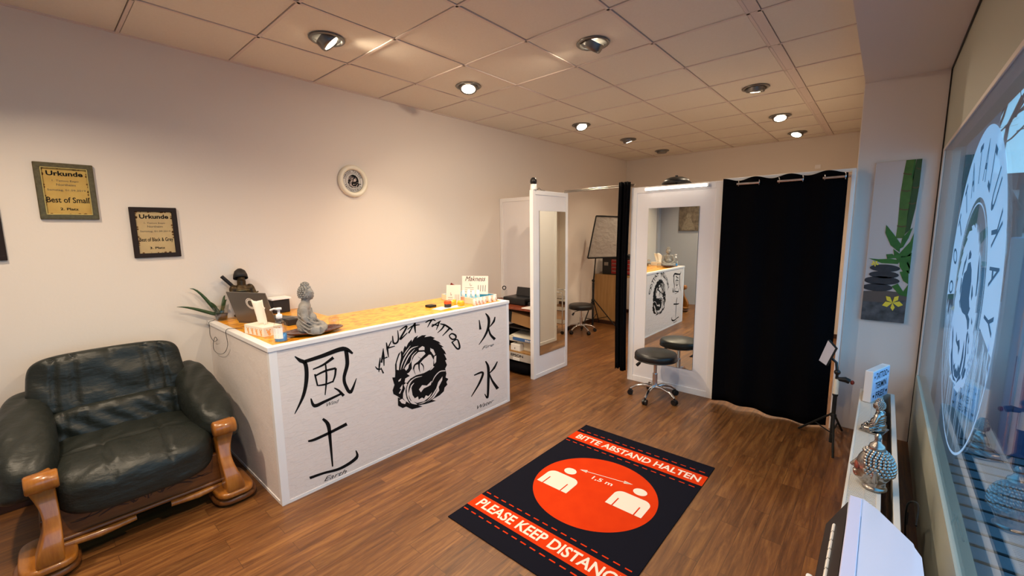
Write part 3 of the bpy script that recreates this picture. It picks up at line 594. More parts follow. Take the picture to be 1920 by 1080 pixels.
# right end of the worktop
# flat box with blue inside
bx = MB(); x0, x1, y0, y1, z0, z1 = .66, 1.10, 2.03, 2.335, T0, T0+.055; e = .006
bx.box((x0, y0, z0), (x1, y1, z0+.004)).box((x0, y0, z0), (x0+e, y1, z1)).box((x1-e, y0, z0), (x1, y1, z1)).box((x0, y0, z0), (x1, y0+e, z1)).box((x0, y1-e, z0), (x1, y1, z1))
t = thing('display_box', 'white open display box with light blue inside at the counter end', 'box', ((x0+x1)/2, 2.18, T0)); bx.build('box_shell', mat('box_white', (.95, .88, .83), .6), t)
MB().box((x0+e, y0+e, z0+.004), (x1-e, y1-e, z0+.007)).box((x0+e, y0+e, z0+.007), (x0+e+.002, y1-e, z1-.004)).box((x0+e, y1-e-.002, z0+.007), (x1-e, y1-e, z1-.004)).build('box_lining', 'cyan', t)
for k, (x, y) in enumerate(((.98, 2.08), (.985, 2.135), (.99, 2.19), (.90, 2.09), (.91, 2.15))):
    tag(MB().lathe([(.001, 0), (.017, 0), (.017, .075), (.012, .08), (.012, .095), (.001, .096)], (x, y, T0+.008), n=16).build('tube', 'paper', None, (x, y, T0+.008)), 'small white cream tube standing in the open display box', 'tube', 'cream tubes in the display box')
for k, y in enumerate((2.005, 2.045, 2.085, 2.13, 2.2, 2.26)):
    t = thing('sample_bottle', 'small pale printed bottle in a row before the display box', 'bottle', (1.135, y, T0), 0, 'row of sample bottles on the counter end')
    MB().lathe([(.001, 0), (.015, 0), (.016, .003), (.016, .045), (.011, .05), (.011, .058), (.001, .059)], (1.135, y, T0), n=18).build('bottle_body', 'skinp', t)
    lb_ = MB(); lb_.keep = True
    for z in (.018, .026, .034): lb_.box((1.1508, y-.006, z+T0), (1.1515, y+.006, z+T0+.003))
    lb_.build('print', 'redd', t)
# flyers
def flyer(c, w, h, yaw, lean, name, label, scr):
    c = Vector(c); t = thing(name, label, 'sign', c); U = Vector((math.cos(yaw), math.sin(yaw), 0)); B = Vector((-U.y, U.x, 0)); V = (Vector((0, 0, 1))+B*lean).normalized(); N = U.cross(V)
    MB().prism([(-w/2, 0), (w/2, 0), (w/2, h), (-w/2, h)], (c, U, V, -N), .004).build('card', 'skinp', t)
    m = MB(); m.keep = True; F = lambda a, b: c+U*a+V*b+N*.0008
    for k in range(4): add_stroke(m, F, [(w*.12+k*w*.09, h*.15), (w*.13+k*w*.09, h*.5)], w*.02)
    for k in range(3): add_stroke(m, F, [(-w*.38, h*(.14+.1*k)), (-w*.05, h*(.15+.1*k))], h*.018)
    add_stroke(m, F, [(-w*.2, h*.6), (-w*.17, h*.45), (-w*.12, h*.5)], h*.02); m.build('print', 'grey', t)
    if scr: textmesh(scr, (c+U*(-w*.38)+V*(h*.72)+N*.001, U, V), w*.78, h*.26, .4, .0, center=False).build('heading', 'ink', t)
    return t
flyer((.95, 2.19, T0+.06), .25, .17, math.radians(33), .15, 'flyer_card', 'larger white card with handwritten heading standing in the display box', 'Makness')
flyer((.94, 1.93, T0+.002), .13, .17, math.radians(35), .22, 'flyer_card', 'smaller white card in a holder left of the display box', '')
# small odds
t = thing('ink_pot', 'small orange and dark ink pot on the worktop', 'pot', (1.02, 1.80, T0)); MB().lathe([(.001, 0), (.028, 0), (.03, .004), (.03, .03), (.001, .031)], (1.02, 1.80, T0)).build('pot_body', 'char', t); MB().lathe([(.029, .03), (.032, .032), (.032, .052), (.024, .058), (.001, .058)], (1.02, 1.80, T0)).build('cap', 'orange', t)
for (x, y, r, h, l) in ((1.075, 1.90, .032, .05, 'round amber candle glass on the counter end'), (1.0, 1.865, .02, .045, 'short amber bottle between the ink pot and candle'), (.985, 1.905, .018, .05, 'slim amber bottle behind the round candle')):
    tag(MB().lathe([(.001, 0), (r*.8, 0), (r, h*.3), (r, h*.7), (r*.75, h), (.001, h*.98)], (x, y, T0), n=24).build('amber_jar', 'amber', None, (x, y, T0)), l, 'jar')
tag(MB().tube([(.83, 1.98, T0+.11), (.85, 2.0, T0+.17), (.88, 2.0, T0+.16), (.86, 1.99, T0+.08), (.87, 2.0, T0+.004)], .012, 10).build('scissors_handle', 'redd', None, (.86, 1.99, T0)), 'dark red handle standing between the two cards', 'handle')
tag(MB().box((.86, 1.68, T0), (.93, 1.75, T0+.02), bev=.004).build('mouse', 'black', None, (.9, 1.72, T0)), 'small black device lying left of the ink pot', 'device')
for k, (a, b, r) in enumerate(((1.02, 1.73, .2), (1.05, 1.86, -.3))):
    tag(MB(Matrix.Translation((a, b, T0)) @ Matrix.Rotation(r, 4, 'Z')).box((-.05, -.07, 0), (.05, .07, .0012+.0006*k)).build('paper_sheet', 'paper', None, (a, b, T0)), ('white paper sheet lying before the ink pot', 'white paper sheet lying under the amber jars')[k], 'paper')

# ================================================================== WALL DECORATION
def certificate(y0, y1, z0, z1, fm, bead, pm, lines, label):
    t = thing('framed_certificate', label, 'certificate', (.0, (y0+y1)/2, z0), 0, 'framed certificates on the left wall'); fw_ = .03
    m = MB(); m.box((.001, y0, z0), (.016, y0+fw_, z1), 0, .004).box((.001, y1-fw_, z0), (.016, y1, z1), 0, .004).box((.001, y0+.003, z0), (.0165, y1-.003, z0+fw_), 0, .004).box((.001, y0+.003, z1-fw_), (.0165, y1-.003, z1), 0, .004)
    m.build('frame', fm, t)
    if bead:
        m = MB(); a, b, c, d = y0+fw_, y1-fw_, z0+fw_, z1-fw_
        m.tube([(.015, a, c), (.015, b, c)], .003, 8).tube([(.015, a, d), (.015, b, d)], .003, 8).tube([(.015, a, c), (.015, a, d)], .003, 8).tube([(.015, b, c), (.015, b, d)], .003, 8).build('bead', bead, t)
    MB().box((.001, y0+.01, z0+.01), (.008, y1-.01, z1-.01)).build('print', pm, t)
    rnd = random.Random(3); m = MB(); m.keep = True
    for k in range(46):
        side = k % 4; s = rnd.random(); r = .002+rnd.random()*.006; a, b, c, d = y0+fw_+.003, y1-fw_-.003, z0+fw_+.003, z1-fw_-.003
        y, z = ((a, c+(d-c)*s), (b, c+(d-c)*s), (a+(b-a)*s, c), (a+(b-a)*s, d))[side]
        m.add([Vector((.0083, y+r*math.cos(q*PI/3), z+r*math.sin(q*PI/3)*.8)) for q in range(6)], [list(range(6))])
    m.build('burnt_edge', 'burnt', t)
    W = y1-y0-2*fw_; Hh = z1-z0; cy = (y0+y1)/2
    for txt, f, ww, hh, bo, mt in lines:
        textmesh(txt, ((.0088, cy, z0+f*Hh), (0, 1, 0), (0, 0, 1)), W*ww, Hh*hh, 0, bo).build('lettering', mt, t)
LN = [('Urkunde', .775, .80, .085, .03, 'ink'), ('1. Tattoo Expo', .665, .58, .04, 0, 'grey'), ('Northeim', .60, .42, .04, 0, 'grey'), ('Samstag, 01.09.2019', .50, .84, .042, 0, 'grey')]
certificate(-.455, -.20, 1.722, 2.058, 'gold', 'goldlt', 'parch', LN+[('Best of Small', .30, .93, .10, .014, 'ink'), ('2. Platz', .165, .40, .045, .02, 'ink')], 'antique gold framed certificate reading Best of Small')
certificate(-.056, .198, 1.467, 1.808, 'frame', None, 'parch2', LN+[('Best of Black & Grey', .30, .93, .10, .012, 'ink'), ('3. Platz', .17, .42, .045, .02, 'ink')], 'dark framed certificate reading Best of Black and Grey')
certificate(-.862, -.607, 1.486, 1.812, 'frame', None, 'parch2', LN+[('1. Platz', .17, .42, .045, .02, 'ink')], 'dark framed certificate cut off at the left picture edge')
# clock
cc = Vector((0, 1.552, 2.097)); t = thing('wall_clock', 'round cream wall clock with black dragon dial', 'clock', cc)
MB().lathe([(.145, .001), (.148, .012), (.142, .03), (.128, .038), (.112, .034), (.104, .022), (.102, .012)], cc, (1, 0, 0), 56).build('rim', 'cream', t)
MB().lathe([(.001, .011), (.104, .011)], cc, (1, 0, 0), 48).build('dial', mat('dial_grey', (.80, .78, .76), .5), t)
m_ = MB(); m_.keep = True
for a, b, mi in ((.104, .099, 0), (.074, .0715, 0)): m_.lathe([(a, .0122), (b, .0122)], cc, (1, 0, 0), 48)
def clk(a, b, k=0): y, z = emu(a, b); return cc+Vector((.0125+k*.0002, y*.215, z*.215+.0))
m_.build('dial_rings', 'ink', t)
m_ = MB(); add_poly(m_, lambda a, b: clk(a, b, 0), SIL, 0)
for c in CUT: add_poly(m_, lambda a, b: clk(a, b, 1), c, 1)
for p, w in CSTR: add_stroke(m_, lambda a, b: clk(a, b, 1.3), p, w, 1, 3)
for p, w in BSTR: add_stroke(m_, lambda a, b: clk(a, b, 2), p, w, 0, 3)
m_.build('dial_dragon', ['ink', 'canvas'], t)
m_ = MB(); m_.keep = True
for txt, a0, dr in (('YAKUZA TATTOO', PI*.92, -1), ('TATTOOSTUDIO', PI*1.15, 1)):
    n = len(txt)
    for i, chh in enumerate(txt):
        if chh == ' ': continue
        a = a0+dr*i*.84*PI/n*(1.0 if dr < 0 else .85); rr = .080 if dr < 0 else .094
        U_ = Vector((0, math.sin(a), -math.cos(a))) if dr < 0 else Vector((0, -math.sin(a), math.cos(a))); V_ = Vector((0, math.cos(a), math.sin(a)))*(1 if dr < 0 else -1)
        g = textmesh(chh, (cc+Vector((.0125, rr*math.cos(a), rr*math.sin(a))), U_, V_), None, .015, 0, .03); m_.add(g.v, g.f)
m_.build('dial_lettering', 'ink', t)
MB().box(cc+Vector((.016, -.003, -.01)), cc+Vector((.018, .003, .05)), R=rot('X', -.2)).box(cc+Vector((.018, .0, -.024)), cc+Vector((.02, .075, -.018)), R=rot('X', -.12)).build('hands', 'ink', t)
# socket high on the back wall
tag(MB().box((2.95, 7.115, 2.45), (3.02, 7.13, 2.51), bev=.004).build('wall_socket', 'trim', None, (2.985, 7.12, 2.48)), 'small white box high on the back wall', 'socket')

# ================================================================== PARTITIONS
def partition(name, label, x0, y0, x1, y1, h, fr=.045, faces='x'):
    t = thing(name, label, 'partition', ((x0+x1)/2, (y0+y1)/2, 0)); horiz = (x1-x0) > (y1-y0); m = MB()
    if horiz:
        m.box((x0, y0, 0), (x0+fr, y1, h), bev=.002).box((x1-fr, y0, 0), (x1, y1, h), bev=.002).box((x0+fr, y0, 0), (x1-fr, y1, fr), bev=.002).box((x0+fr, y0, h-fr), (x1-fr, y1, h), bev=.002); m.build('frame', 'trim', t)
        MB().box((x0+fr*.5, y0+.008, fr*.5), (x1-fr*.5, y1-.008, h-fr*.5)).build('board', 'white', t)
    else:
        m.box((x0, y0, 0), (x1, y0+fr, h), bev=.002).box((x0, y1-fr, 0), (x1, y1, h), bev=.002).box((x0, y0+fr, 0), (x1, y1-fr, fr), bev=.002).box((x0, y0+fr, h-fr), (x1, y1-fr, h), bev=.002); m.build('frame', 'trim', t)
        MB().box((x0+.008, y0+fr*.5, fr*.5), (x1-.008, y1-fr*.5, h-fr*.5)).build('board', 'white', t)
    return t
partition('partition_wall', 'white partition joining the left wall behind the counter', .003, 3.575, .985, 3.62, 2.03)
partition('partition_wall', 'free standing white partition carrying the narrow mirror and camera', .985, 2.97, 1.03, 3.62, 2.035)
pm = partition('partition_wall', 'white partition carrying the wide mirror beside the black curtain', 1.80, 3.634, 2.675, 3.68, 2.04, .06)
partition('partition_wall', 'white inner partition running back behind the thin curtain', 1.80, 3.685, 1.845, 4.50, 2.04)
partition('partition_wall', 'small white end partition at the foot of the pillar', 3.575, 3.60, 3.597, 3.69, 2.04, .02)
tag(MB().box((2.675, 3.632, 2.03), (3.597, 3.67, 2.055), bev=.003).build('curtain_beam', 'trim', None, (3.1, 3.65, 2.04)), 'white beam over the wide black curtain', 'beam')
def mirror(name, label, fr, w, h):
    o, u, v, n = [Vector(a) for a in fr]; t = thing('wall_mirror', label, 'mirror', o+u*w/2)
    MB().prism([(0, 0), (w, 0), (w, h), (0, h)], (o, u, v, n), .004).build('backing', 'char', t); MB().prism([(.001, .001), (w-.001, .001), (w-.001, h-.001), (.001, h-.001)], (o+n*.004, u, v, n), .001).build('glass', 'mirror', t)
mirror('m', 'narrow tall frameless mirror on the free standing partition', ((1.0225, 3.085, .245), (0, 1, 0), (0, 0, 1), (1, 0, 0)), .497, 1.58)
mirror('m', 'wide tall frameless mirror behind the round stool', ((1.985, 3.6415, .24), (1, 0, 0), (0, 0, 1), (0, -1, 0)), .493, 1.585)
t = thing('tube_lamp', 'white LED tube lamp above the wide mirror', 'lamp', (2.25, 3.62, 2.0)); MB().box((1.955, 3.598, 1.998), (2.555, 3.634, 2.028), bev=.004).build('housing', 'trim', t)
MB().tube([(1.965, 3.592, 2.01), (2.545, 3.592, 2.01)], .013, 16).build('tube', 'tube', t)
# security camera
c = Vector((1.008, 3.01, 2.035)); t = thing('security_camera', 'small black and white security camera on top of the partition', 'camera', c)
MB().lathe([(.001, 0), (.034, 0), (.036, .01), (.03, .06), (.001, .062)], c).build('camera_base', 'trim', t); MB().ell(c+Vector((0, 0, .088)), (.036, .036, .042)).build('camera_head', 'black', t)
MB().lathe([(.001, .0), (.014, 0), (.014, .006), (.001, .006)], c+Vector((.028, -.02, .09)), (1, -.7, 0)).build('camera_lens', 'char', t)
MB().tube([c+Vector((-.0, .03, .01)), c+Vector((.0, .07, .012)), c+Vector((0, .10, .03)), c+Vector((0, .13, .008)), c+Vector((.0, .20, .004))], .003, 6).build('camera_wire', 'char', t)
# black round shade behind the partition
t = thing('round_lampshade', 'black round shade peeking over the mirror partition', 'lampshade', (2.17, 3.86, 0))
MB().lathe([(.001, .07), (.06, .065), (.11, .045), (.145, 0), (.14, 0), (.105, .04), (.055, .058), (.001, .062)], (2.17, 3.86, 2.068), close=False).build('shade', 'black', t)
MB().cyl((2.17, 3.86, .03), (2.17, 3.86, 2.15), .014).build('pole', 'black', t); MB().lathe([(.001, 0), (.14, 0), (.14, .02), (.02, .03), (.001, .03)], (2.17, 3.86, 0)).build('foot', 'black', t)
# rods and curtains
tag(MB().tube([(1.0, 3.60, 2.06), (1.82, 3.66, 2.075)], .008, 10).tube([(1.0, 3.585, 2.045), (1.82, 3.64, 2.058)], .006, 10).build('curtain_rod', 'steel', None, (1.4, 3.6, 2.06)), 'thin metal double rod spanning the doorway between the partitions', 'curtain rod')
tag(MB().tube([(2.69, 3.60, 1.995), (3.572, 3.60, 1.995)], .011, 12).build('curtain_rod', 'chrome', None, (3.1, 3.6, 1.995)), 'chrome rod carrying the wide black curtain', 'curtain rod')
def curtain(x0, x1, zt, zb, yc, amp, nf, label, wob=0, thin=False, rings=()):
    t = thing('curtain', label, 'curtain', ((x0+x1)/2, yc, 0)); n = 220; rows = 26; vs = []
    for i in range(rows+1):
        h = i/rows; z = zt+(zb-zt)*h
        for k in range(n+1):
            s = k/n; a = 2*PI*nf*s; w = amp*(.55+.45*h) if not thin else amp
            y = yc - w*math.cos(a) - wob*h*math.sin(s*3.1)+ .25*w*math.sin(a*.5+1.3+h)
            x = x0+(x1-x0)*s + (.012*math.sin(a*2+.6) if thin else 0) + (-.02*h*math.sin(s*PI) if not thin else (-.015*math.sin(h*3)))
            zz = z + (.012*math.cos(a)*(1-h)**8 if not thin else 0)+(.014*math.sin(s*6)*h**4)
            vs.append(Vector((x, y, zz)))
    m = MB(); m.add(vs, [[i*(n+1)+k, i*(n+1)+k+1, (i+1)*(n+1)+k+1, (i+1)*(n+1)+k] for i in range(rows) for k in range(n)], 0, True); o = m.build('fabric', 'cloth', t)
    md = o.modifiers.new('s', 'SOLIDIFY'); md.thickness = .003
    for (x, y) in rings: MB().lathe([(.020, -.003), (.029, -.003), (.029, .003), (.020, .003)], (x, y, 1.995), (1, .35, 0), 24, close=True).build('eyelet', 'chrome', t)
    return t
curtain(2.69, 3.555, 2.035, .022, 3.575, .022, 3.5, 'wide floor length black curtain on chrome eyelets beside the pillar', wob=.03, rings=[(2.81, 3.575), (2.965, 3.575), (3.11, 3.575), (3.27, 3.575), (3.41, 3.575), (3.535, 3.575)])
curtain(1.68, 1.79, 2.10, .11, 3.60, .035, 3, 'narrow bunched black curtain at the doorway', thin=True)
# visible rod pieces in front of the cloth
tag(MB().tube([(2.805, 3.545, 1.99), (2.975, 3.545, 1.99)], .010, 12).tube([(3.105, 3.545, 1.989), (3.275, 3.545, 1.989)], .010, 12).tube([(3.405, 3.545, 1.988), (3.54, 3.545, 1.988)], .010, 12).build('curtain_rail_sleeve', 'chrome', None, (3.1, 3.545, 1.99)), 'chrome rail pieces showing between the eyelets of the black curtain', 'curtain rail')

# ================================================================== STOOL
def stool(x, y, rz, label):
    t = thing('round_stool', label, 'stool', (x, y, 0), rz, 'black round rolling stools')
    T = Matrix.Translation((x, y, 0)) @ Matrix.Rotation(rz, 4, 'Z')
    MB(T).lathe([(.001, .375), (.17, .375), (.188, .382), (.195, .40), (.195, .43), (.188, .445), (.165, .455), (.001, .458)], n=48).build('seat', 'seatpad', t)
    MB(T).lathe([(.188, .384), (.197, .386), (.197, .392), (.19, .394)], n=48).build('seat_band', 'black', t)
    MB(T).cyl((0, 0, .09), (0, 0, .24), .024).cyl((0, 0, .22), (0, 0, .375), .016).lathe([(.001, .36), (.07, .36), (.07, .374), (.001, .374)]).build('column', 'chrome', t)
    for k in range(5):
        a = 2*PI*k/5+.3; d = Vector((math.cos(a), math.sin(a), 0))
        MB(T).tube([d*.0+Vector((0, 0, .105)), d*.08+Vector((0, 0, .118)), d*.17+Vector((0, 0, .098)), d*.225+Vector((0, 0, .062))], [.022, .017, .013, .011], 12).build('base_arm', 'chrome', t)
        c = d*.228; sd = Vector((-d.y, d.x, 0))
        MB(T).cyl(c-sd*.02+Vector((0, 0, .026)), c-sd*.004+Vector((0, 0, .026)), .026, n=20).cyl(c+sd*.004+Vector((0, 0, .026)), c+sd*.02+Vector((0, 0, .026)), .026, n=20).cyl(c+Vector((0, 0, .026)), c+Vector((0, 0, .06)), .008).build('caster', 'black', t)
    MB(T).tube([(0, 0, .355), (-.09, -.09, .345), (-.11, -.11, .31)], .005, 8).tube([(-.105, -.105, .325), (-.125, -.125, .295)], [.014, .016], 10).build('lever', 'black', t)
    return t
s1 = stool(2.235, 3.33, -.6, 'black round rolling stool in front of the wide mirror')
dup(s1, (.25, 5.17, 0), .5, 'black round rolling stool in the back room beside the light stand')

# ================================================================== BACK ROOM
# desk and toolbox
dk = thing('wooden_desk', 'light oak desk panel unit standing against the far left of the back room', 'desk', (.4, 6.2, 0))
MB().box((.02, 5.98, .0), (.42, 6.0, .82)).box((.02, 5.98, .82), (1.35, 6.6, .85), bev=.002).build('panel', 'desk', dk); MB().box((1.30, 6.0, 0), (1.33, 6.58, .82)).build('side_panel', 'desk', dk); MB().box((.02, 5.94, 0), (.5, 5.975, .06)).build('plinth', 'base', dk)
tb = thing('tool_chest', 'black and red tool chest with drawers on the oak desk', 'tool chest', (.42, 6.2, .85)); MB().box((.12, 6.06, .852), (.72, 6.36, 1.14), bev=.006).build('chest_body', 'black', tb)
for k in range(4): d_ = MB().box((.30, 6.045, .87+k*.062), (.70, 6.062, .925+k*.062), bev=.003).build('drawer', 'red', tb); MB().box((.32, 6.035, .912+k*.062), (.68, 6.046, .92+k*.062)).build('handle', 'steel', d_)
MB().box((.16, 6.048, 1.0), (.24, 6.06, 1.06), bev=.003).build('latch', 'steel', tb)
for x, r, h, mt, l in ((.2, .03, .09, 'trim', 'small white bottle on the left end of the tool chest'), (.36, .045, .07, 'amber', 'amber jar on the tool chest'), (.46, .03, .08, 'paper', 'white bottle next to the amber jar'), (.56, .035, .06, 'char', 'short dark bottle on the tool chest'), (.64, .022, .16, 'trim', 'tall thin white bottle on the tool chest')):
    tag(MB().lathe([(.001, 0), (r, 0), (r, h*.75), (r*.5, h*.85), (r*.5, h), (.001, h)], (x, 6.18, 1.141), n=18).build('bottle', mt, None, (x, 6.18, 1.141)), l, 'bottle')
# softbox on a stand
sb = thing('softbox_light', 'silver grey softbox on a black tripod in the back room', 'studio light', (.20, 5.62, 0))
c = Vector((.55, 5.6, 1.5)); q = [ony(1118, 405, 5.6), ony(1175, 407, 5.62), ony(1166, 482, 5.5), ony(1102, 484, 5.45)]
bk = [p*.35+Vector((.45, 5.95, 1.46))*.65 for p in q]
bk = [Vector((p.x, min(p.y, 5.86), p.z)) for p in bk]
m_ = MB(); m_.add(q+bk, [[0, 1, 2, 3], [4, 7, 6, 5], [0, 4, 5, 1], [1, 5, 6, 2], [2, 6, 7, 3], [3, 7, 4, 0]]); m_.build('fabric_box', 'softb', sb)
m_ = MB(); ee = .012
for a, b in ((0, 1), (1, 2), (2, 3), (3, 0)): m_.tube([q[a], q[b]], ee, 6)
m_.build('rim', 'matte', sb)
MB().tube([(.20, 5.62, .03), (.20, 5.62, .75)], .016).tube([(.20, 5.62, .7), (.22, 5.66, 1.2), (.42, 5.9, 1.42)], .010).ell((.20, 5.62, .78), .024).ell((.20, 5.62, .45), .028).build('stand_pole', 'matte', sb)
for k in range(3):
    a = (.3, 1.75, -1.5)[k]; d = Vector((math.cos(a), math.sin(a), 0))*(.8 if k == 1 else 1); p = Vector((.20, 5.62, 0))
    MB().tube([p+Vector((0, 0, .48)), p+d*.40+Vector((0, 0, .012))], .009, 8).tube([p+Vector((0, 0, .12)), p+d*.25+Vector((0, 0, .19))], .006, 6).build('leg', 'matte', sb)
# trolley seen in narrow mirror
ty = thing('chrome_trolley', 'narrow chrome trolley with shelves seen in the narrow mirror', 'trolley', (2.1, 5.0, 0))
fr = MB()
for y in (4.86, 5.14): fr.tube([(1.95, y, .05), (1.95, y, .62), (1.97, y, .66), (2.25, y, .66), (2.27, y, .62), (2.27, y, .05)], .009, 10)
fr.build('frame', 'chrome', ty)
for z in (.15, .36, .55): MB().box((1.95, 4.87, z), (2.27, 5.13, z+.012), bev=.003).build('shelf', 'chrome', ty)
for x in (1.95, 2.27):
    for y in (4.86, 5.14): MB().cyl((x, y-.012, .025), (x, y+.012, .025), .025, n=16).build('caster', 'black', ty)

# ================================================================== WORK TABLE BEHIND THE COUNTER
tt = thing('work_table', 'mahogany table in the corner behind the counter', 'table', (.5, 3.3, 0)); MB().box((.02, 3.08, .72), (.975, 3.56, .745), bev=.002).build('tabletop', 'mah', tt)
for x in (.04, .93):
    for y in (3.11, 3.52): MB().box((x, y, 0), (x+.03, y+.03, .72), bev=.003).build('leg', 'black', tt)
pr_ = thing('label_printer', 'black printer with raised paper tray on the mahogany table', 'printer', (.52, 3.35, .745))
MB().box((.36, 3.22, .746), (.70, 3.46, .83), bev=.012).build('printer_body', 'black', pr_); MB().box((.40, 3.43, .82), (.66, 3.45, .93), bev=.004, R=rot('X', -.25)).build('paper_tray', 'char', pr_)
MB().box((.72, 3.25, .746), (.86, 3.42, .79), bev=.006).build('side_unit', 'char', pr_)
t = thing('tape_roll_stand', 'clear plastic stand with small black ring beside the printer', 'stand', (.33, 3.3, .746)); MB().box((.29, 3.27, .746), (.345, 3.32, .90), bev=.004).build('stand_body', 'clear', t); MB().lathe([(.015, -.008), (.026, -.008), (.026, .008), (.015, .008)], (.32, 3.29, .925), (1, -1, 0), 24, close=True).build('ring', 'black', t)
tag(MB().box((.76, 3.09, .746), (.96, 3.23, .752)).build('paper_sheet', 'paper', None, (.86, 3.16, .746)), 'white papers on the mahogany table edge', 'paper')
tag(MB(Matrix.Translation((.62, 3.33, .54)) @ Matrix.Rotation(.12, 4, 'Y')).box((-.32, -.18, 0), (.3, .18, .13)).box((-.12, -.181, .0), (-.07, -.17, .131), 1).build('cardboard_box', ['cardb', 'matte'], None, (.62, 3.33, .54)), 'brown cardboard box with black strap under the table top', 'box')
sh = thing('storage_shelf', 'low shelf with light wooden boards under the mahogany table', 'shelf', (.7, 3.3, 0)); MB().box((.40, 3.12, .205), (.92, 3.54, .222)).build('shelf_board', 'desk', sh); MB().box((.40, 3.14, 0), (.415, 3.54, .478)).build('side_board', 'dark', sh); MB().box((.415, 3.50, .222), (.915, 3.515, .5)).build('back_board', 'dark', sh)
MB().box((.44, 3.16, .478), (.90, 3.50, .492)).build('shelf_board', 'dark', sh)
pj = thing('office_printer', 'white box shaped office machine with blue front strip on the shelf', 'printer', (.7, 3.3, .26))
MB().box((.52, 3.14, .342), (.965, 3.46, .41), bev=.01, R=rot('X', .12)).box((.60, 3.2, .2225), (.93, 3.42, .34)).build('machine_body', 'cream', pj); MB().box((.60, 3.118, .352), (.90, 3.128, .387)).build('control_strip', 'cabblue', pj)
for k in range(4): MB().box((.79+k*.024, 3.112, .36), (.805+k*.024, 3.12, .378)).build('button', 'trim', pj)
textmesh('EPSON', ((.585, 3.112, .396), (1, 0, 0), (0, 0, 1)), .06, .012, 0, .02).build('lettering', 'ink', pj)
tag(MB().box((.56, 3.125, .2225), (.70, 3.195, .30), bev=.003).box((.62, 3.1245, .24), (.628, 3.125, .262), 1).build('small_carton', ['paper', 'ink'], None, (.63, 3.16, .2225)), 'small white carton on the light shelf board', 'box')
eb = thing('printed_carton', 'grey white printed carton on the floor level of the shelf', 'box', (.72, 3.3, .11)); MB().box((.45, 3.12, .108), (.975, 3.45, .203), bev=.002).build('carton', mat('carton_grey', (.78, .75, .72), .7), eb)
textmesh('EPSON', ((.66, 3.118, .155), (1, 0, 0), (0, 0, 1)), .19, .032, 0, .02).build('lettering', 'ink', eb); MB().box((.60, 3.115, .11), (.70, 3.12, .14)).build('sticker', 'paper', eb)
tag(MB().sq((.72, 3.2, .048), (.50, .42, .078), 4, 8, lambda p, q: Vector((q.x, q.y, q.z*(1+.2*math.sin(p.x*4)+.15*math.cos(p.y*5))))).build('black_bag', 'cloth', None, (.72, 3.2, 0)), 'black bag slumped on the floor under the shelf cartons', 'bag')

# ================================================================== ARMCHAIR
AY = -.235; ar = thing('leather_armchair', 'wide dark green leather armchair with curved honey oak posts', 'armchair', (.03, AY, 0))
TA = Matrix.Translation((.03, AY, 0))
def groove(ys_, d=.012, w=.007): return lambda y: sum(-d*math.exp(-((y-a)/w)**2) for a in ys_)
g1 = groove((-.17, .0, .17, -.25, .25), .022, .007)
def f_up(p, q):
    q = q.copy(); q.x += ((.035*math.cos(p.y*1.4)+g1(q.y)+.006*math.sin(q.z*30+q.y*9+math.sin(q.y*23)))*(1 if p.x > 0 else 0)); q.z += -.012*p.y*p.y; q.y *= 1-.06*max(p.z, 0)+.05*max(-p.z, 0); return q
Rb = rot('Y', -.20)
MB(TA).sq((.165, -.03, .745), (.18, .72, .37), 6, 40, f_up, R=Rb).build('back_cushion', 'leather', ar)
def f_lo(p, q):
    q = q.copy(); q.x += (.035*math.cos(p.y*1.2)+.006*math.sin(q.y*47+q.z*14+2*math.sin(q.z*21))+g1(q.y)*.5)*(1 if p.x > 0 else 0); return q
MB(TA).sq((.27, -.01, .515), (.17, .66, .23), 4, 34, f_lo, R=rot('Y', -.2)).build('lumbar_cushion', 'leather', ar)
def f_st(p, q):
    q = q.copy()
    if p.z > 0: q.z += .03*math.cos(p.y*1.3)*math.cos(p.x*.8)+groove((-.12, .12), .020, .006)(q.y)*(1 if q.x > -.05 else 0) - .018*math.exp(-((q.x-.06)/.007)**2)+.004*math.sin(q.y*31+q.x*24+2*math.sin(q.x*19))
    if p.x > 0: q.z -= .05*p.x**4; q.x += .03*math.cos(p.y*1.3)
    return q
MB(TA).sq((.54, -.01, .365), (.72, .68, .21), 5, 40, f_st).build('seat_cushion', 'leather', ar)
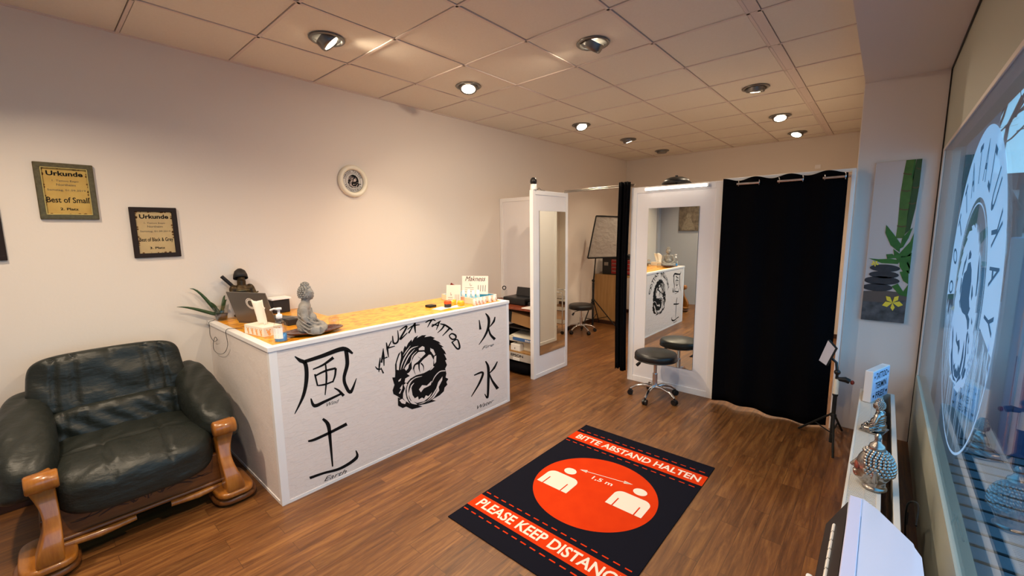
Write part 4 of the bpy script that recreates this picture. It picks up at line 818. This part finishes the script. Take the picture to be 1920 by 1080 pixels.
for sg in (-1, 1):
    def f_ar(p, q, sg=sg):
        q = q.copy(); t_ = (p.x+1)/2
        q.z *= 1.30-.62*t_; q.z += .12*(1-t_)-.02; q.y *= .92+.22*math.sin(t_*PI*.8); q.y += sg*.02*(t_); q.z += .004*math.sin(q.x*37+q.y*22+2*math.sin(q.y*17))*(p.z > -.2)
        q.y += sg*.04*max(0, -p.z)
        return q
    MB(TA).sq((.43, sg*.375-.02, .47), (.80, .20, .34), 3.4, 30, f_ar).build('arm_cushion', 'leather', ar)
    # curved post
    yy = sg*.368
    def f_po(p, q, sg=sg):
        h = (p.z+1)/2; q = q.copy(); w_ = 1.0+.25*math.cos(h*2*PI)
        q.y *= w_*.95; q.x *= .75+.35*abs(h-.5)*2; q.x += .035*math.cos(h*PI*1.0)+.02*math.sin(h*2*PI); q.y += sg*(.012*math.cos(h*PI*2))
        return q
    MB(TA).sq((.865, yy, .295), (.115, .085, .42), 9, 24, f_po).build('post', 'honey', ar)
    MB(TA).lathe([(.001, -.056), (.04, -.056), (.045, -.05), (.045, .05), (.04, .056), (.001, .056)], (.882, yy, .478), (0, 1, 0), 28).build('scroll', 'honey', ar)
    MB(TA).sq((.80, sg*.385, .078), (.34, .20, .05), 4, 8).build('foot', 'honey', ar); MB(TA).sq((.82, sg*.392, .032), (.28, .23, .06), 3, 8).build('foot', 'oakd', ar)
    MB(TA).box((.06, yy-.03, .02), (.12, yy+.03, .2), bev=.006).build('rear_leg', 'oakd', ar)
    MB(TA).box((.10, yy-.03, .12), (.82, yy+.03, .26), bev=.006).build('side_rail', 'oakd', ar)
MB(TA).box((.79, -.34, .12), (.82, .34, .30), bev=.004).build('front_rail', 'oakd', ar)
for a, b in ((-.34, -.06), (.09, .34)): MB(TA).tube([(.835, a, .105), (.84, (a+b)/2, .10), (.835, b, .105)], [.016, .02, .014], 12).build('moulding', 'honey', ar)
MB(TA).tube([(.826, -.35, .13), (.826, .35, .13)], .012, 10).build('moulding', 'oakd', ar)
cv = MB(TA); cv.keep = True; F = lambda a, b: Vector((.8215, a, b))
for sg in (-1, 1):
    add_stroke(cv, F, [(sg*.01, .19), (sg*.03, .225), (sg*.06, .215), (sg*.055, .19), (sg*.04, .20)], [.004, .009, .009, .007, .003]); add_stroke(cv, F, [(sg*.06, .185), (sg*.10, .24), (sg*.15, .225), (sg*.21, .20), (sg*.28, .205)], [.004, .012, .010, .007, .002])
    add_stroke(cv, F, [(sg*.08, .19), (sg*.13, .205), (sg*.18, .19), (sg*.20, .18)], [.003, .009, .007, .002]); add_stroke(cv, F, [(sg*.22, .215), (sg*.25, .195), (sg*.30, .20)], [.002, .006, .002])
add_stroke(cv, F, [(0, .18), (0, .235)], [.008, .004]); cv.build('carving', 'carve', ar)
MB(TA).box((.05, -.33, .2), (.16, .33, .80), bev=.03).build('back_frame', 'leather', ar)

# ================================================================== FLOOR MAT
mx, my = 2.043, .892
mt = thing('floor_mat', 'black and orange floor mat asking people to keep distance', 'mat', (mx+.5, my+.75, 0))
MB().box((mx, my, 0), (mx+1.01, my+1.5, .006), bev=.002).build('mat_body', 'rug', mt)
Z1, Z2 = .0066, .0072
def mp2(a, b, z=Z1): return Vector((mx+a, my+b, z))
m_ = MB(); m_.keep = True
for b0, b1 in ((.150, .270), (1.222, 1.352)): add_poly(m_, mp2, [(.0, b0), (1.01, b0), (1.01, b1), (0, b1)])
add_poly(m_, mp2, [(.51+.385*math.cos(k*PI/48), .75+.37*math.sin(k*PI/48)) for k in range(96)])
for v in (.115, .306, 1.185, 1.39):
    k = 0
    while k*.062 < .98: add_poly(m_, mp2, [(.012+k*.062, v-.004), (min(.048+k*.062, 1.0), v-.004), (min(.048+k*.062, 1.0), v+.004), (.012+k*.062, v+.004)]); k += 1
m_.build('orange_print', 'rugo', mt)
textmesh('BITTE ABSTAND HALTEN', ((mx+.515, my+1.252, Z2), (1, 0, 0), (0, 1, 0)), .93, .072, 0, .022).build('lettering', 'rugw', mt)
textmesh('PLEASE KEEP DISTANCE', ((mx+.515, my+.172, Z2), (1, 0, 0), (0, 1, 0)), .94, .078, 0, .022).build('lettering', 'rugw', mt)
m_ = MB(); m_.keep = True
m2_ = lambda a, b: mp2(a, b, Z2)
m3_ = lambda a, b: mp2(a, b, Z2+.0006)
slots = MB(); slots.keep = True
for cx_, by, hx, hy in ((.285, .610, .283, .833), (.735, .690, .741, .915)):
    add_poly(m_, m2_, [(hx+.043*math.cos(k*PI/20), hy+.036*math.sin(k*PI/20)) for k in range(40)])
    w_ = .113; h_ = .165; r = .05
    poly = [(cx_-w_, by), (cx_+w_, by)]+[(cx_+w_-r+r*math.cos(a), by+h_-r+r*math.sin(a)) for a in [k*PI/16 for k in range(9)]]+[(cx_-w_+r+r*math.cos(a), by+h_-r+r*math.sin(a)) for a in [PI/2+k*PI/16 for k in range(9)]]
    add_poly(m_, m2_, poly)
    for s_ in (-1, 1): add_poly(slots, m3_, [(cx_+s_*.068-.004, by), (cx_+s_*.068+.004, by), (cx_+s_*.068+.004, by+.085), (cx_+s_*.068-.004, by+.085)])
add_stroke(m_, m2_, [(.345, .895), (.65, .955)], .005, sub=1); add_poly(m_, m2_, [(.322, .891), (.375, .886), (.368, .916)]); add_poly(m_, m2_, [(.672, .959), (.620, .934), (.613, .964)])
m_.build('people_pictogram', 'rugw', mt); slots.build('pictogram_gap', 'rugo', mt)
textmesh('1,5 m', ((mx+.505, my+.845, Z2), Vector((1, .06, 0)).normalized(), (0, 1, 0)), .14, .045, 0, .015).build('lettering', 'rugw', mt)

# ================================================================== RIGHT SIDE
# bamboo canvas
PY = 3.68
def mpp(a, b, k=0): p = ony(1560+a/3, 280+b/3, PY); return Vector((p.x, p.y-.0006*k, p.z))
x0p, x1p, z0p, z1p = 3.706, 3.953, .905, 2.085
bc = thing('canvas_picture', 'tall narrow canvas of bamboo, black stones and yellow flower on the pillar', 'picture', (3.83, 3.69, .9))
MB().box((x0p, PY+.0005, z0p), (x1p, 3.699, z1p), bev=.002).build('canvas', 'canvas', bc)
cl = lambda p: Vector((min(max(p.x, x0p), x1p), p.y, min(max(p.z, z0p), z1p)))
def cpoly(m, pts, mi, k): add_poly(m, lambda a, b: cl(mpp(a, b, k)), pts, mi)
def cstroke(m, pts, w, mi, k): add_stroke(m, lambda a, b: cl(mpp(a, b, k)), pts, w, mi)
m_ = MB()
cpoly(m_, [(420, 50), (475, 50), (440, 300), (405, 500), (358, 500), (370, 420), (385, 250), (405, 130)], 0, 1); cpoly(m_, [(478, 50), (528, 50), (500, 200), (470, 330), (440, 450), (408, 480), (425, 300), (450, 180)], 1, 1)
cstroke(m_, [(470, 55), (450, 160)], 8, 2, 2)
for a, b, c, d in ((402, 135, 450, 140), (390, 230, 442, 232), (378, 335, 430, 338), (366, 430, 418, 432), (476, 105, 520, 98), (452, 212, 498, 204), (430, 302, 474, 300)): cstroke(m_, [(a, b), ((a+c)/2, b+5), (c, d)], 7, 3, 3)
m_.build('bamboo_print', ['green', 'greend', 'leafp', 'node'], bc)
m_ = MB()
for lf in ([(305, 425), (300, 470), (330, 540), (380, 580), (385, 530), (350, 480)], [(380, 560), (395, 500), (440, 450), (455, 440), (430, 500), (400, 550)], [(205, 612), (280, 640), (370, 645), (385, 625), (330, 615), (260, 618)], [(305, 590), (340, 588), (360, 612), (310, 615)], [(375, 590), (440, 520), (480, 470), (485, 560), (440, 600), (390, 610)], [(380, 600), (420, 600), (470, 580), (450, 700), (400, 690), (380, 660)], [(345, 560), (385, 590), (380, 640), (350, 600)], [(380, 690), (430, 680), (450, 760), (400, 740)], [(335, 770), (370, 755), (400, 800), (430, 760), (440, 830), (380, 820)], [(420, 640), (460, 610), (450, 680)]): cpoly(m_, lf, 0, 4)
m_.build('leaf_print', 'leafp', bc)
m_ = MB()
cpoly(m_, [(165, 795), (300, 795), (440, 810), (432, 880), (300, 880), (160, 870)], 1, 2); cpoly(m_, [(150, 850), (300, 862), (440, 850), (420, 1030), (140, 1010)], 2, 3)
for cx_, cy_, rx, ry in ((298, 668, 85, 18), (292, 705, 84, 18), (280, 738, 100, 21), (256, 776, 84, 19)): cpoly(m_, [(cx_+rx*math.cos(k*PI/14), cy_+(ry+rx*.03)*math.sin(k*PI/14)+.04*rx*math.cos(k*PI/14)) for k in range(28)], 0, 5)
m_.build('stone_print', ['pebble', 'slab', 'rock'], bc)
for cx_, cy_, r in ((340, 862, 62), (242, 642, 24)):
    m_ = MB()
    for k in range(5):
        a = 2*PI*k/5+.3; d = (math.cos(a), math.sin(a)*.75); s_ = (-d[1], d[0]); cpoly(m_, [(cx_, cy_), (cx_+d[0]*r*.6+s_[0]*r*.26, cy_+d[1]*r*.6+s_[1]*r*.26), (cx_+d[0]*r, cy_+d[1]*r), (cx_+d[0]*r*.6-s_[0]*r*.26, cy_+d[1]*r*.6-s_[1]*r*.26)], 0, 7+k*.3)
    m_.build('flower_print', 'yellow', bc)
# radiator
RZ = .42; ra = thing('radiator', 'long low cream radiator with slatted top under the window', 'radiator', (3.84, 1.6, 0))
MB().box((3.752, -.9, .06), (3.764, 3.46, RZ-.004), bev=.003).box((3.925, -.9, .06), (3.937, 3.46, RZ-.004), bev=.003).build('panel', 'rad', ra)
MB().box((3.750, -.9, RZ-.012), (3.762, 3.465, RZ), bev=.002).box((3.862, -.9, RZ-.012), (3.878, 3.465, RZ), bev=.002).box((3.918, -.9, RZ-.012), (3.94, 3.465, RZ), bev=.002).box((3.75, 3.455, .06), (3.94, 3.465, RZ), bev=.002).box((3.817, -.9, RZ-.008), (3.823, 3.46, RZ-.001)).build('rail', 'rad', ra)
g = MB(); y = -.88
while y < 3.45: g.box((3.762, y, RZ-.01), (3.862, y+.0065, RZ-.001)); y += .0125
g.build('grille', 'rad', ra); MB().box((3.765, -.89, .1), (3.86, 3.45, .36)).build('convector', 'matte', ra)
for y in (-.6, 1.2, 3.1): MB().box((3.80, y, 0), (3.84, y+.03, .1)).build('foot', 'rad', ra)
# lightbox
BXR = -.30; t = thing('letter_lightbox', 'white lightbox with black letters standing on the far end of the radiator', 'lightbox', (3.813, 3.155, RZ+.001), BXR)
TL = WM[t.name]
MB(TL).box((-.046, 0, 0), (0, .29, .22), bev=.004).build('case', 'trim', t); MB(TL).box((0, .006, .007), (.0015, .284, .213)).build('film', 'lbox', t)
MB(TL).box((.0015, .006, .073), (.0025, .284, .076)).box((.0015, .006, .142), (.0025, .284, .145)).build('rail', 'trim', t)
LF = lambda y, z: TL @ Vector((.0022, y, z))
LU = TL.to_3x3() @ Vector((0, 1, 0))
def star(m, y, z, r): add_poly(m, lambda a, b: LF(y+a, z+b), [((r if k % 2 == 0 else r*.42)*math.sin(k*PI/5), (r if k % 2 == 0 else r*.42)*math.cos(k*PI/5)) for k in range(10)])
def heart(m, y, z, r): add_poly(m, lambda a, b: LF(y+a, z+b), [(r*.0625*16*math.sin(a)**3, r*.0625*(13*math.cos(a)-5*math.cos(2*a)-2*math.cos(3*a)-math.cos(4*a))) for a in [k*PI/12 for k in range(24)]])
for txt, z, w in (('TATTOO', .155, .19), ('TERMIN', .087, .19), ('FREI!', .018, .15)): textmesh(txt, (LF(.145, z), LU, (0, 0, 1)), w, .046, 0, .012).build('letter_row', 'ink', t)
for fn_, y, z, r in ((star, .03, .177, .013), (star, .26, .177, .013), (heart, .035, .04, .014), (heart, .255, .04, .014)): m_ = MB(); fn_(m_, y, z, r); m_.build('symbol', 'ink', t)
# statues on the radiator
buddha('buddha_figurine', 'small silver seated buddha figurine on the radiator before the lightbox', 'statue', (3.852, 2.66, RZ+.001), math.radians(180-15), .205, 'silver', plinth=True)
hb = thing('head_sculpture', 'large silver buddha head with curled hair and patinated face on the radiator', 'statue', (3.845, 1.93, RZ+.001))
TH = Matrix.Translation((3.845, 1.93, RZ+.001)) @ Matrix.Rotation(math.radians(182), 4, 'Z') @ Matrix.Scale(.78, 4)
m_ = MB(TH); m_.ell((0, 0, .13), (.085, .078, .11)); m_.ell((.012, 0, .09), (.07, .06, .08)); m_.cyl((-.01, 0, .0), (-.01, 0, .07), .05); m_.lathe([(.001, 0), (.06, 0), (.06, .015), (.05, .02), (.001, .02)], (-.01, 0, 0)); m_.tube([(.078, 0, .15), (.1, 0, .11)], [.01, .016]); m_.ell((.082, 0, .085), (.015, .024, .009)); m_.ell((.07, 0, .062), (.02, .025, .016))
for sg in (-1, 1): m_.ell((-.005, sg*.082, .11), (.02, .010, .05)); m_.ell((.078, sg*.028, .135), (.012, .02, .008))
voxel(m_, .004, 'head', 'silver', hb, 3)
m_ = MB(TH)
for i in range(12):
    th = i/12*1.95; nn = max(1, int(26*math.sin(th)))
    for k in range(nn):
        a = 2*PI*(k+.5*(i % 2))/nn; cx_ = math.cos(a)
        if th > .80 and math.sin(th)*cx_ > .55: continue
        m_.ell((.0+.087*math.sin(th)*cx_-.004, .081*math.sin(th)*math.sin(a), .135+.112*math.cos(th)), .0118, n=8)
m_.build('hair_curls', 'silver', hb)
MB(TH).lathe([(.034, .235), (.040, .25), (.034, .27), (.018, .285), (.014, .30), (.017, .318), (.010, .335), (.001, .34)], (-.005, 0, 0)).build('topknot', 'silver', hb)
m_ = MB(TH); m_.sq((.075, .0, .128), (.03, .10, .05), 2.5, 8); m_.sq((.080, -.01, .075), (.026, .05, .04), 2.5, 8); m_.build('patina', 'terra', hb)
# appliance near the camera
ap = thing('glossy_appliance', 'glossy white and black appliance with a row of white keys, cut off at bottom right', 'appliance', (3.84, .8, RZ))
zt = .65
pl = [(3.815, 1.353), (3.855, 1.309), (3.941, 1.168), (3.943, 1.15), (3.957, 1.11), (3.965, .3), (3.815, .3)]
MB().prism(pl, ((0, 0, zt-.035), (1, 0, 0), (0, 1, 0), (0, 0, 1)), .035).build('lid', 'gloss', ap); MB().box((3.778, .3, .50), (3.814, 1.345, zt+.004), bev=.003).build('side_strip', 'lav', ap)
MB().prism([(3.80, .32), (3.80, 1.30), (3.86, 1.27), (3.93, 1.13), (3.94, .32)], ((0, 0, RZ+.002), (1, 0, 0), (0, 1, 0), (0, 0, 1)), zt-.037-RZ).build('body', 'lav', ap)
MB().prism([(0, 0), (.056, .115), (.056, -.10), (0, -.12)], ((3.720, .3, .535), (1, 0, 0), (0, 0, 1), (0, 1, 0)), 1.0).build('front_panel', 'char', ap)
MB().prism([(0, 0), (.0, .9), (.03, .95), (.058, 1.04), (.058, 0)], ((3.7185, .3, .45), (1, 0, 0), (0, 1, 0), (0, 0, 1)), .075).build('front_edge', 'char', ap)
for k in range(7):
    y = .86+k*.052
    MB().box((3.741, y, .588), (3.751, y+.046, .596), bev=.002, R=rot('Y', -1.1)).build('key', 'paper', ap)
MB().box((3.70, .885, .55), (3.718, .935, .575), bev=.006).build('side_switch', 'paper', ap)
# LED panel tripod
LT = Vector((3.615, 3.26, 0)); t = thing('led_panel_tripod', 'black tripod with a small tilted LED panel before the curtain', 'tripod', LT)
MB().tube([LT+Vector((0, 0, .03)), LT+Vector((0, 0, .40))], .013).tube([LT+Vector((0, 0, .38)), LT+Vector((0, 0, .56))], .009).ell(LT+Vector((0, 0, .40)), .018).ell(LT+Vector((0, 0, .24)), .02).build('pole', 'matte', t)
MB().tube([LT+Vector((0, 0, .40)), LT+Vector((0, 0, .52))], .0165, 14).build('grip_tape', 'cream', t)
for dv in ((-.22, .16), (.045, .33), (.03, -.22)):
    d = Vector((*dv, 0)); MB().tube([LT+Vector((0, 0, .26)), LT+d+Vector((0, 0, .012))], .008, 8).tube([LT+Vector((0, 0, .1)), LT+d*.55+Vector((0, 0, .13))], .005, 6).build('leg', 'matte', t)
MB().tube([LT+Vector((0, 0, .56)), LT+Vector((-.01, 0, .64)), LT+Vector((-.05, .02, .67))], .009).ell(LT+Vector((0, 0, .57)), .02).build('ball_head', 'black', t)
MB().tube([LT+Vector((0, 0, .52)), LT+Vector((.05, 0, .525)), LT+Vector((.075, 0, .515))], [.012, .02, .018], 12).build('phone_clamp', 'black', t); MB().ell(LT+Vector((.09, 0, .512)), (.012, .014, .016)).build('clamp_knob', 'redd', t)
q = [ony(1553, 637, 3.27), ony(1567, 653, 3.22), ony(1549, 686, 3.24), ony(1535, 676, 3.29)]; nrm = (q[1]-q[0]).cross(q[3]-q[0]).normalized()
if nrm.dot(CAM-q[0]) < 0: nrm = -nrm
m_ = MB(); m_.add(q+[p-nrm*.018 for p in q], [[0, 1, 2, 3], [4, 7, 6, 5], [0, 4, 5, 1], [1, 5, 6, 2], [2, 6, 7, 3], [3, 7, 4, 0]]); m_.build('panel_case', 'black', t)
cq = sum(q, Vector())/4; m_ = MB(); m_.keep = True; m_.add([cq+(p-cq)*.95+nrm*.001 for p in q], [[0, 1, 2, 3]]); m_.build('panel_diffuser', 'led', t)

# ================================================================== WINDOW FILM
GX = 4.0562; GC = Vector((GX, 1.86, 1.36)); RY, RZz = .62, .62
wfm = thing('window_film', 'round frosted window film with lettering and dragon on the window', 'sticker', (GX, 1.86, .74))
def gm(a, b, k=0, s=RY/.30):
    y, z = emu(a, b); return Vector((GX-.0004-.0003*k, GC.y+y*s*.86, GC.z+z*s*.86-.06))
m_ = MB(); m_.keep = True; n = 96
ring = lambda r, y: [Vector((GX, GC.y+r*RY*math.cos(2*PI*k/n), GC.z+r*RZz*math.sin(2*PI*k/n))) for k in range(n)]
for r1_, r2_ in ((1, .985), (.60, .585), (.555, .545)): m_.add(ring(r1_, 0)+ring(r2_, 0), [[k, (k+1) % n, n+(k+1) % n, n+k] for k in range(n)])
# frosted upper segment between the rings and the upper inner disc
seg = [k for k in range(n) if math.sin(2*PI*k/n) > -.15]
a_, b_ = ring(.985, 0), ring(.60, 0)
for k in seg: m_.add([a_[k], a_[(k+1) % n], b_[(k+1) % n], b_[k]], [[0, 1, 2, 3]])
rnd = random.Random(5)
for k in range(64):
    y = GC.y+RY*.97*(2*(k+.5)/64-1); h = RZz*math.sqrt(max(.02, 1-((y-GC.y)/RY)**2)); z1_ = GC.z-.10-rnd.random()*.08; z0_ = GC.z-h*(.35+.63*rnd.random()); w_ = .006+.012*rnd.random()
    m_.add([Vector((GX, y-w_/2, z1_)), Vector((GX, y+w_/2, z1_+.02)), Vector((GX, y+w_*.2, z0_)), Vector((GX, y-w_*.1, z0_-.03))], [[0, 1, 2, 3]])
m_.build('frosted_disc', 'film', wfm)
m_ = MB(); add_poly(m_, lambda a, b: gm(a, b, 1, 1.35), SIL, 0)
for c in CUT: add_poly(m_, lambda a, b: gm(a, b, 2, 1.35), c, 1)
m_.build('frosted_dragon', ['film', 'filmt'], wfm)
m_ = MB(); m_.keep = True; txt = 'YAKUZATATTOO'
for i, chh in enumerate(txt):
    a = 1.02*PI-1.04*PI*i/(len(txt)-1); rr = .68
    V_ = Vector((0, math.cos(a), math.sin(a))); U_ = Vector((0, math.sin(a), -math.cos(a)))
    g = textmesh(chh, (GC+Vector((-.0009, 0, 0))+V_*rr*RY, U_, V_), .065, .15, 0, .01); m_.add(g.v, g.f)
m_.build('film_lettering', 'filmt', wfm)
# cable behind the radiator
pts = [Vector((3.99, 1.75, .40)), Vector((4.0, 1.9, .42)), Vector((3.98, 2.1, .30)), Vector((4.0, 2.3, .02)), Vector((4.02, 2.6, .006))]
tag(MB().tube(smooth(pts), .004, 6).build('cable', 'black', None, pts[0]), 'black cable hanging between the radiator and window wall', 'cable')

# ================================================================== OUTSIDE
struct('trim_pavement', MB().box((4.17, -6, -.25), (14, 30, -.12)), 'deck')
gr = MB()
for k in range(26): gr.box((4.2, .6+k*.15, -.12), (5.6, .62+k*.15, -.115))
tag(gr.build('paving_grate', 'seam', None, (4.9, 2.4, -.12)), 'dark slotted grate lines in the pavement outside the window', 'grate')
tag(MB().box((4.17, 3.78, -.12), (4.31, 4.1, 3.2), bev=.005).build('outside_pier', 'pier', None, (4.28, 3.9, -.12)), 'grey rendered pier outside the window', 'pier')
cbn = thing('blue_cabinet', 'blue steel cabinet with louvres standing outside the window', 'cabinet', (4.95, 4.4, -.12)); MB().box((4.56, 4.2, -.12), (5.5, 4.7, 1.52), bev=.01).build('cabinet_body', 'cab', cbn)
MB().box((4.62, 4.19, -.02), (5.4, 4.2, 1.45), bev=.004).build('door', 'cab', cbn)
for k in range(7): MB().box((4.72, 4.178, .75+k*.05), (5.0, 4.19, .775+k*.05), R=rot('X', .4)).build('louvre', 'seam', cbn)
def tree(x, y, h, seed, label):
    rnd = random.Random(seed); t = thing('bare_tree', label, 'tree', (x, y, -.12), 0, 'bare trees outside the window'); m = MB()
    def grow(p, d, L, r, n):
        q = p+d*L; mid = (p+q)/2+Vector((rnd.uniform(-1, 1), rnd.uniform(-1, 1), 0))*L*.06; m.tube([p, mid, q], [r, r*.85, r*.7], 6 if n > 2 else 4, caps=False)
        if n == 0: return
        for _ in range(3 if n > 1 else 2):
            e = (d+Vector((rnd.uniform(-1, 1), rnd.uniform(-1, 1), rnd.uniform(-.35, .6)))*.75).normalized(); grow(p+d*L*rnd.uniform(.6, 1), e, L*rnd.uniform(.6, .82), r*.6, n-1)
    grow(Vector((x, y, -.12)), Vector((0, 0, 1)), h*.28, h*.011, 6); m.build('branches', 'bark', t)
tree(5.85, 14, 8.0, 2, 'nearer bare tree with spreading branches outside the window')
tree(6.45, 17, 9.5, 9, 'farther bare tree against the blue sky')
fb = thing('far_building', 'distant pale building behind the bare trees', 'building', (12, 27, -.12)); MB().box((7.0, 24, -.12), (14, 29, 2.9)).build('wall', 'house', fb); MB().box((6.8, 23.8, 2.9), (14.2, 29.2, 3.5)).build('roof', 'roof', fb)
for k in range(6): MB().box((7.2+k*.9, 23.96, 1.3), (7.7+k*.9, 24, 2.3)).build('window', 'seam', fb)

# ================================================================== BEHIND THE CAMERA (seen in the wide mirror)
t = thing('canvas_picture', 'sepia canvas on the rear wall seen in the wide mirror', 'picture', (.63, -1.48, 1.57)); MB().box((.44, -1.498, 1.57), (.84, -1.475, 2.10), bev=.002).build('canvas', 'sepia', t)
m_ = MB(); m_.keep = True; F = lambda a, b: Vector((.64+a, -1.4742, 1.57+b))
add_poly(m_, F, [(-.14, .02), (.14, .02), (.12, .10), (.07, .2), (.05, .26), (-.05, .26), (-.08, .18), (-.13, .1)]); add_poly(m_, F, [(.045*math.cos(k*PI/8), .31+.06*math.sin(k*PI/8)) for k in range(16)]); m_.build('figure_print', mat('sepia_light', (.60, .54, .47), .7, noise=(30, .6, (.42, .37, .31))), t)
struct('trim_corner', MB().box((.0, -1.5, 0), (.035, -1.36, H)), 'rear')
